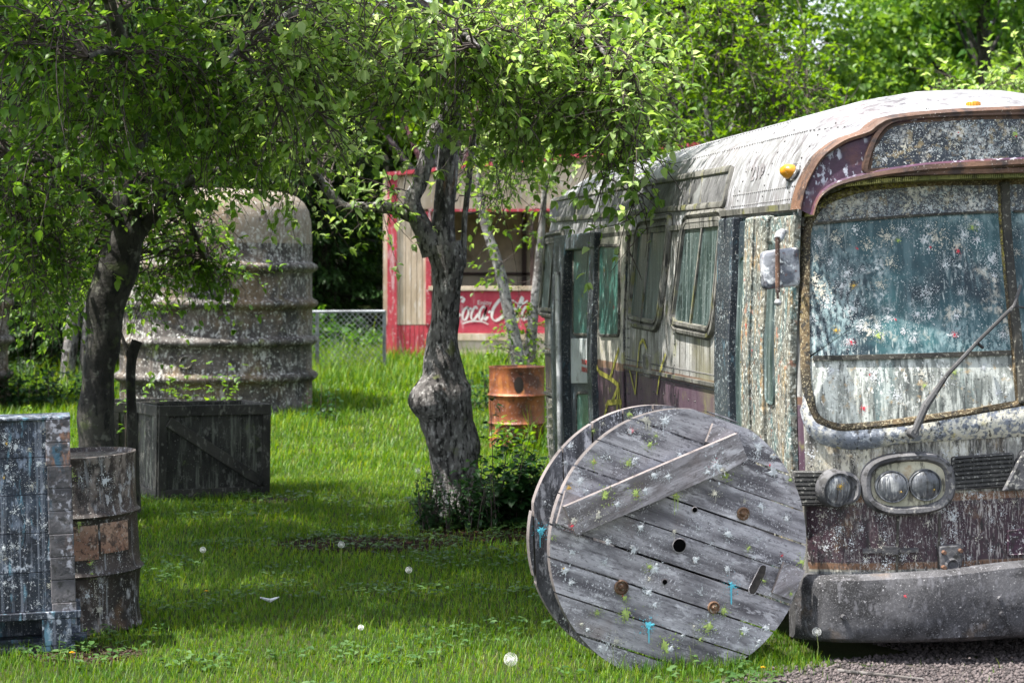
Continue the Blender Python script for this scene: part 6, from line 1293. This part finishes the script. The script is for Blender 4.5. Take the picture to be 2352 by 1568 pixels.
# ------------------------------------------------------------------ grass
r = np.random.default_rng(9)
def footprint(x, Y):
    m = np.zeros(len(x), bool)
    c, s = math.cos(R(9.17)), math.sin(R(9.17)); u = (x - 1.374) * c + (Y - 9.11) * s; v = -(x - 1.374) * s + (Y - 9.11) * c
    m |= (u > .05) & (u < 2) & (v > -.25) & (v < 7.1)
    m |= (x > SX(880)) & (x < SX(1600)) & (Y > 31)
    for px in (497, -207): m |= (x - P(px, 0, Yt).x) ** 2 + (Y - Yt) ** 2 < 1.25
    m |= (x > -3.4) & (x < -2.13) & (Y > 9.3) & (Y < 10.2)
    return m
def grass(y0, y1, dens, h, w, long_=None):
    A = .365 * (y1 * y1 - y0 * y0); n = int(A * dens); u_ = r.uniform(0, 1, n); Y = np.sqrt(y0 * y0 + (y1 * y1 - y0 * y0) * u_); x = (r.uniform(-.40, .33, n)) * Y
    cl = np.array([noise.noise(Vector((a * 1.1, b * 1.1, 0))) for a, b in zip(x[::8], Y[::8])]).repeat(8)[:n]; 
    if len(cl) < n: cl = np.concatenate([cl, np.zeros(n - len(cl))])
    x = x.reshape(-1); 
    # clumping: pull blades towards tuft centres
    tc = 0.05; jx = np.round(x / tc) * tc; jy = np.round(Y / tc) * tc; k = .35; x2 = x + (jx + .03 * np.sin(jy * 91) - x) * k; Y2_ = Y + (jy + .03 * np.sin(jx * 77) - Y) * k
    keep = ~footprint(x2, Y2_); dm = in_blobs(x2, Y2_, DIRT, 1.0); gm = in_blobs(x2, Y2_, GRAVEL, 1.0); rnd = r.uniform(size=n)
    keep &= ~(dm & (rnd > .10)) & ~(gm & (rnd > .012))
    x, Y, cl = x2[keep], Y2_[keep], cl[keep]; n = len(x)
    H = h * r.uniform(.4, 1.25, n) * (1 + 1.3 * cl) * np.where(r.uniform(size=n) < .012, 2.2, 1)
    if long_ is not None: H = H * long_(x, Y)
    an = r.uniform(0, 6.28, n); ln = r.uniform(.1, .75, n) ** 1.2 * H; sx, sy = np.cos(an), np.sin(an); px_, py_ = -sy, sx; ww = w * r.uniform(.6, 1.3, n); z0 = gz_np(x, Y) - .003
    def pt(f, s): return np.stack([x + sx * ln * f ** 1.8 + px_ * ww * s, Y + sy * ln * f ** 1.8 + py_ * ww * s, z0 + H * (f - .18 * f * f)], 1)
    V = np.stack([pt(0, -.5), pt(0, .5), pt(.55, .38), pt(.55, -.38), pt(1, 0)], 1).reshape(-1, 3); b = np.arange(n)[:, None] * 5
    return V, b + np.array([[0, 1, 2, 3]]), b + np.array([[3, 2, 4]])
def longf(x, Y):
    k = np.ones(len(x)); k = np.where(Y > 26.5, 2.2, k); k = np.where((Y > 22) & (x > .4), 2.0, k)
    k = np.where((np.abs(Y - 24) < 2.2) & (x < -1.9), 1.6, k); k = np.where((Y > 19.9) & (Y < 20.8) & (x > .05) & (x < .8), 4.0, k)
    k = np.where((x < -2.0) & (x > -3.6) & (Y > 8.8) & (Y < 9.25), 1.5, k); k = np.where((np.abs(x - .9) < .5) & (np.abs(Y - 8.85) < .25), 1.7, k)
    return k
parts_ = [grass(8.0, 12.5, 7200, .040, .0034, longf), grass(12.5, 18, 3400, .048, .0052, longf), grass(18, 24, 1300, .075, .009, longf), grass(24, 34, 700, .10, .014, longf)]
off = 0; GV, GQ, GT = [], [], []
for v, q_, t_ in parts_: GV.append(v); GQ.append(q_ + off); GT.append(t_ + off); off += len(v)
m_grass = foliage('lawn grass', [(.02, .075, .004), (.05, .15, .006), (.11, .235, .012), (.15, .26, .015), (.20, .23, .04)], trans=.4, rough=.5)
tag(mesh_np('grass', np.concatenate(GV), np.concatenate(GQ), np.concatenate(GT), mats=m_grass), kind='stuff')
# clover and broad lawn weeds
n = 5200; Y = np.sqrt(r.uniform(8.1 ** 2, 16 ** 2, n)); x = r.uniform(-.3, .26, n) * Y; cl = np.array([noise.noise(Vector((a * 1.6, b * 1.6, 4))) for a, b in zip(x, Y)]); k = ((cl > .08) | in_blobs(x, Y, DIRT, 1.3)) & ~footprint(x, Y) & ~in_blobs(x, Y, GRAVEL, .9); x, Y = x[k], Y[k]; n = len(x); rep = 4
x = np.repeat(x, rep) + r.normal(size=n * rep) * .015; Y = np.repeat(Y, rep) + r.normal(size=n * rep) * .015; n = len(x); an = r.uniform(0, 6.28, n)
lv, lq, lt = leaves_np(np.stack([x, Y, gz_np(x, Y) + r.uniform(.015, .05, n)], 1), np.stack([np.cos(an), np.sin(an), r.uniform(0, .5, n)], 1), unit(np.array([0, 0, 1.]) + rnd_dir(r, n) * .3), r.uniform(.02, .05, n), w=.32)
tag(mesh_np('ground_cover', lv, lq, lt, mats=foliage('clover leaves', [(.03, .08, .02), (.06, .13, .03), (.10, .17, .06)], trans=.3)), kind='stuff')
# gravel stones
n = 15000; Y = r.uniform(8.1, 9.6, n); x = r.uniform(.8, 3.4, n); k = in_blobs(x, Y, GRAVEL, 1.25); x, Y = x[k], Y[k]; n = len(x); sz = r.uniform(.004, .014, n)
o6 = np.array([[1, 0, 0], [0, 1, 0], [-1, 0, 0], [0, -1, 0], [0, 0, .7], [0, 0, -.7]], float); an = r.uniform(0, 6.28, n); ca, sa = np.cos(an)[:, None], np.sin(an)[:, None]
q6 = o6[None] * (1 + r.normal(size=(n, 6, 1)) * .3) * sz[:, None, None]; V = np.stack([q6[..., 0] * ca - q6[..., 1] * sa, q6[..., 0] * sa + q6[..., 1] * ca, q6[..., 2]], -1) + np.stack([x, Y, sz * .25], 1)[:, None]
T8 = np.array([[0, 1, 4], [1, 2, 4], [2, 3, 4], [3, 0, 4], [1, 0, 5], [2, 1, 5], [3, 2, 5], [0, 3, 5]]); TT = (np.arange(n)[:, None, None] * 6 + T8[None]).reshape(-1, 3)
def stone_mat():
    s = NM('gravel stones'); g = s.N('ShaderNodeNewGeometry'); c = s.mix(g.outputs['Random Per Island'], (.022, .019, .02), (.12, .10, .10)); return s.finish(c, .85)
tag(mesh_np('gravel', V.reshape(-1, 3), None, TT, mats=stone_mat()), kind='stuff')
# leaf litter and twigs on bare soil
n = 2600; j = r.integers(0, len(DIRT), n); D_ = np.array(DIRT)[j]; a = r.uniform(0, 6.28, n); q = np.sqrt(r.uniform(0, 1, n)) * 1.05; x = D_[:, 0] + D_[:, 2] * q * np.cos(a); Y = D_[:, 1] + D_[:, 3] * q * np.sin(a); an = r.uniform(0, 6.28, n)
lv, lq, lt = leaves_np(np.stack([x, Y, gz_np(x, Y) + .006], 1), np.stack([np.cos(an), np.sin(an), r.uniform(-.05, .25, n)], 1), unit(np.array([0, 0, 1.]) + rnd_dir(r, n) * .3), r.uniform(.015, .05, n), w=.14)
tag(mesh_np('leaf_litter', lv, lq, lt, mats=plain('brown litter', (.06, .035, .025), var=.7, scale=60)), kind='stuff')
# ------------------------------------------------------------------ dandelions
m_fluff = plain('white seed fluff', (.72, .73, .70), rough=1, var=.1); m_stem = plain('pale flower stalk', (.22, .26, .08)); m_yel = plain('yellow petals', (.75, .45, .01), var=.2)
def dandelion(px, py, h, lab, yellow=False, Y=None, rr=.019):
    Y = Y or CAMZ / ((py - HY) / FPX + h / (1e9)) if False else Y
    if Y is None: Y = (CAMZ - h) * FPX / (py - HY)
    b_ = P(px, py, Y); b_.z = ground_z(0, Y); t = thing('dandelion', lab, 'dandelion', Matrix.Translation(b_), None); rr_ = random.Random(int(px))
    mb = MB(); mb.tube([(0, 0, 0), (rr_.uniform(-.01, .01), 0, h * .5), (0, 0, h)], .0022, 5); mb.build('stalk', m_stem, t)
    mb = MB(); c = Vector((0, 0, h))
    if yellow:
        for i in range(46):
            a = i * 2.4; q = .3 + .7 * i / 46; d = Vector((math.cos(a) * q, math.sin(a) * q, .45 * (1.2 - q))); s_ = Vector((-math.sin(a), math.cos(a), 0)) * .0018
            mb.F([mb.V(c), mb.V(c + d * .012 + s_), mb.V(c + d * .017), mb.V(c + d * .012 - s_)])
        mb.build('flower_head', m_yel, t)
    else:
        mb.lathe([(.001, -.004), (.004, -.003), (.005, 0), (.003, .004), (.001, .005)], 8, 0, M=Matrix.Translation(c))
        for i in range(170):
            z = 1 - 2 * (i + .5) / 170; a = i * 2.4; d = Vector((math.cos(a) * math.sqrt(1 - z * z), math.sin(a) * math.sqrt(1 - z * z), z)); s1 = d.orthogonal().normalized(); s2 = d.cross(s1); e = c + d * rr
            mb.F([mb.V(c + d * .004 + s1 * .0003), mb.V(c + d * .004 - s1 * .0003), mb.V(e)])
            for k in range(3): w_ = s1 * math.cos(k * 2.1) + s2 * math.sin(k * 2.1); mb.F([mb.V(e - d * .001), mb.V(e + w_ * rr * .22 + d * .002 + s1 * .0006), mb.V(e + w_ * rr * .22 + d * .002 - s1 * .0006)])
        mb.build('seed_head', m_fluff, t)
for a in ((1173, 1513, .12, 'large white dandelion clock in the foreground left of the spool', False, None, .027), (466, 1262, .16, 'white dandelion clock right of the steel drum', False, None, .016), (939, 1308, .12, 'white dandelion clock on the lawn between drum and spool', False, None, .017), (784, 1250, .17, 'tall thin dandelion clock beside the bare soil patch', False, None, .018),
          (1876, 1450, .14, 'white dandelion clock standing on gravel under the bumper', False, 9.0, .019), (960, 1080, .22, 'dandelion clock left of the middle trunk base', False, None, .022), 
          (474, 1357, .07, 'yellow dandelion flower on the lawn right of the drum', True), (1752, 1520, .05, 'yellow dandelion flower under the right side of the spool', True, 8.62), (829, 1440, .08, 'short dandelion clock low in the grass', False, None, .012), (165, 1556, .1, 'yellow dandelion flower at the foot of the bin', True, 8.7)): dandelion(*a)
# fallen branch on the gravel
mb = MB(); mb.tube([P(1925, 1548, 8.75).to_2d().to_3d() + Vector((0, 0, .012)), Vector((1.62, 8.62, .02)), Vector((1.80, 8.56, .012))], [.008, .007, .004], 7)
tag(mb.build('fallen_stick', m_sbark, smooth=True), 'pale fallen stick lying on the gravel below the bumper', 'stick')
mb = MB(); c_ = (620 - CX) / FPX * 10.55
mb.tube([(c_ - .045, 10.5, .055), (c_, 10.55, .03), (c_ + .05, 10.55, .05)], [.004, .012, .003], 6)
tag(mb.build('white_feather', M_['w'], smooth=True), 'white curled feather lying in the lawn', 'feather')

# ------------------------------------------------------------------ groups of repeats
GRP = {'apple_tree': 'apple trees on the lawn', 'sapling': 'saplings in front of the shack', 'fruit_tree': 'fruit trees behind the bus and shack', 'woodland_tree': 'broadleaf trees of the wood behind', 'conifer_tree': 'conifers of the wood behind', 'dandelion': 'dandelions in the lawn',
       'steel_drum': 'steel drums', 'crate': 'crates on the lawn', 'corrugated_tank': 'corrugated tanks', 'sucker_bush': 'bushes at the foot of the middle trunk', 'weed_clump': 'clumps of weeds', 'broken_tree': 'broken trunks at the back left'}
for o in bpy.data.objects:
    if o.parent is None and 'category' in o:
        k = o.name.split('.')[0]
        if k in GRP: o['group'] = GRP[k]
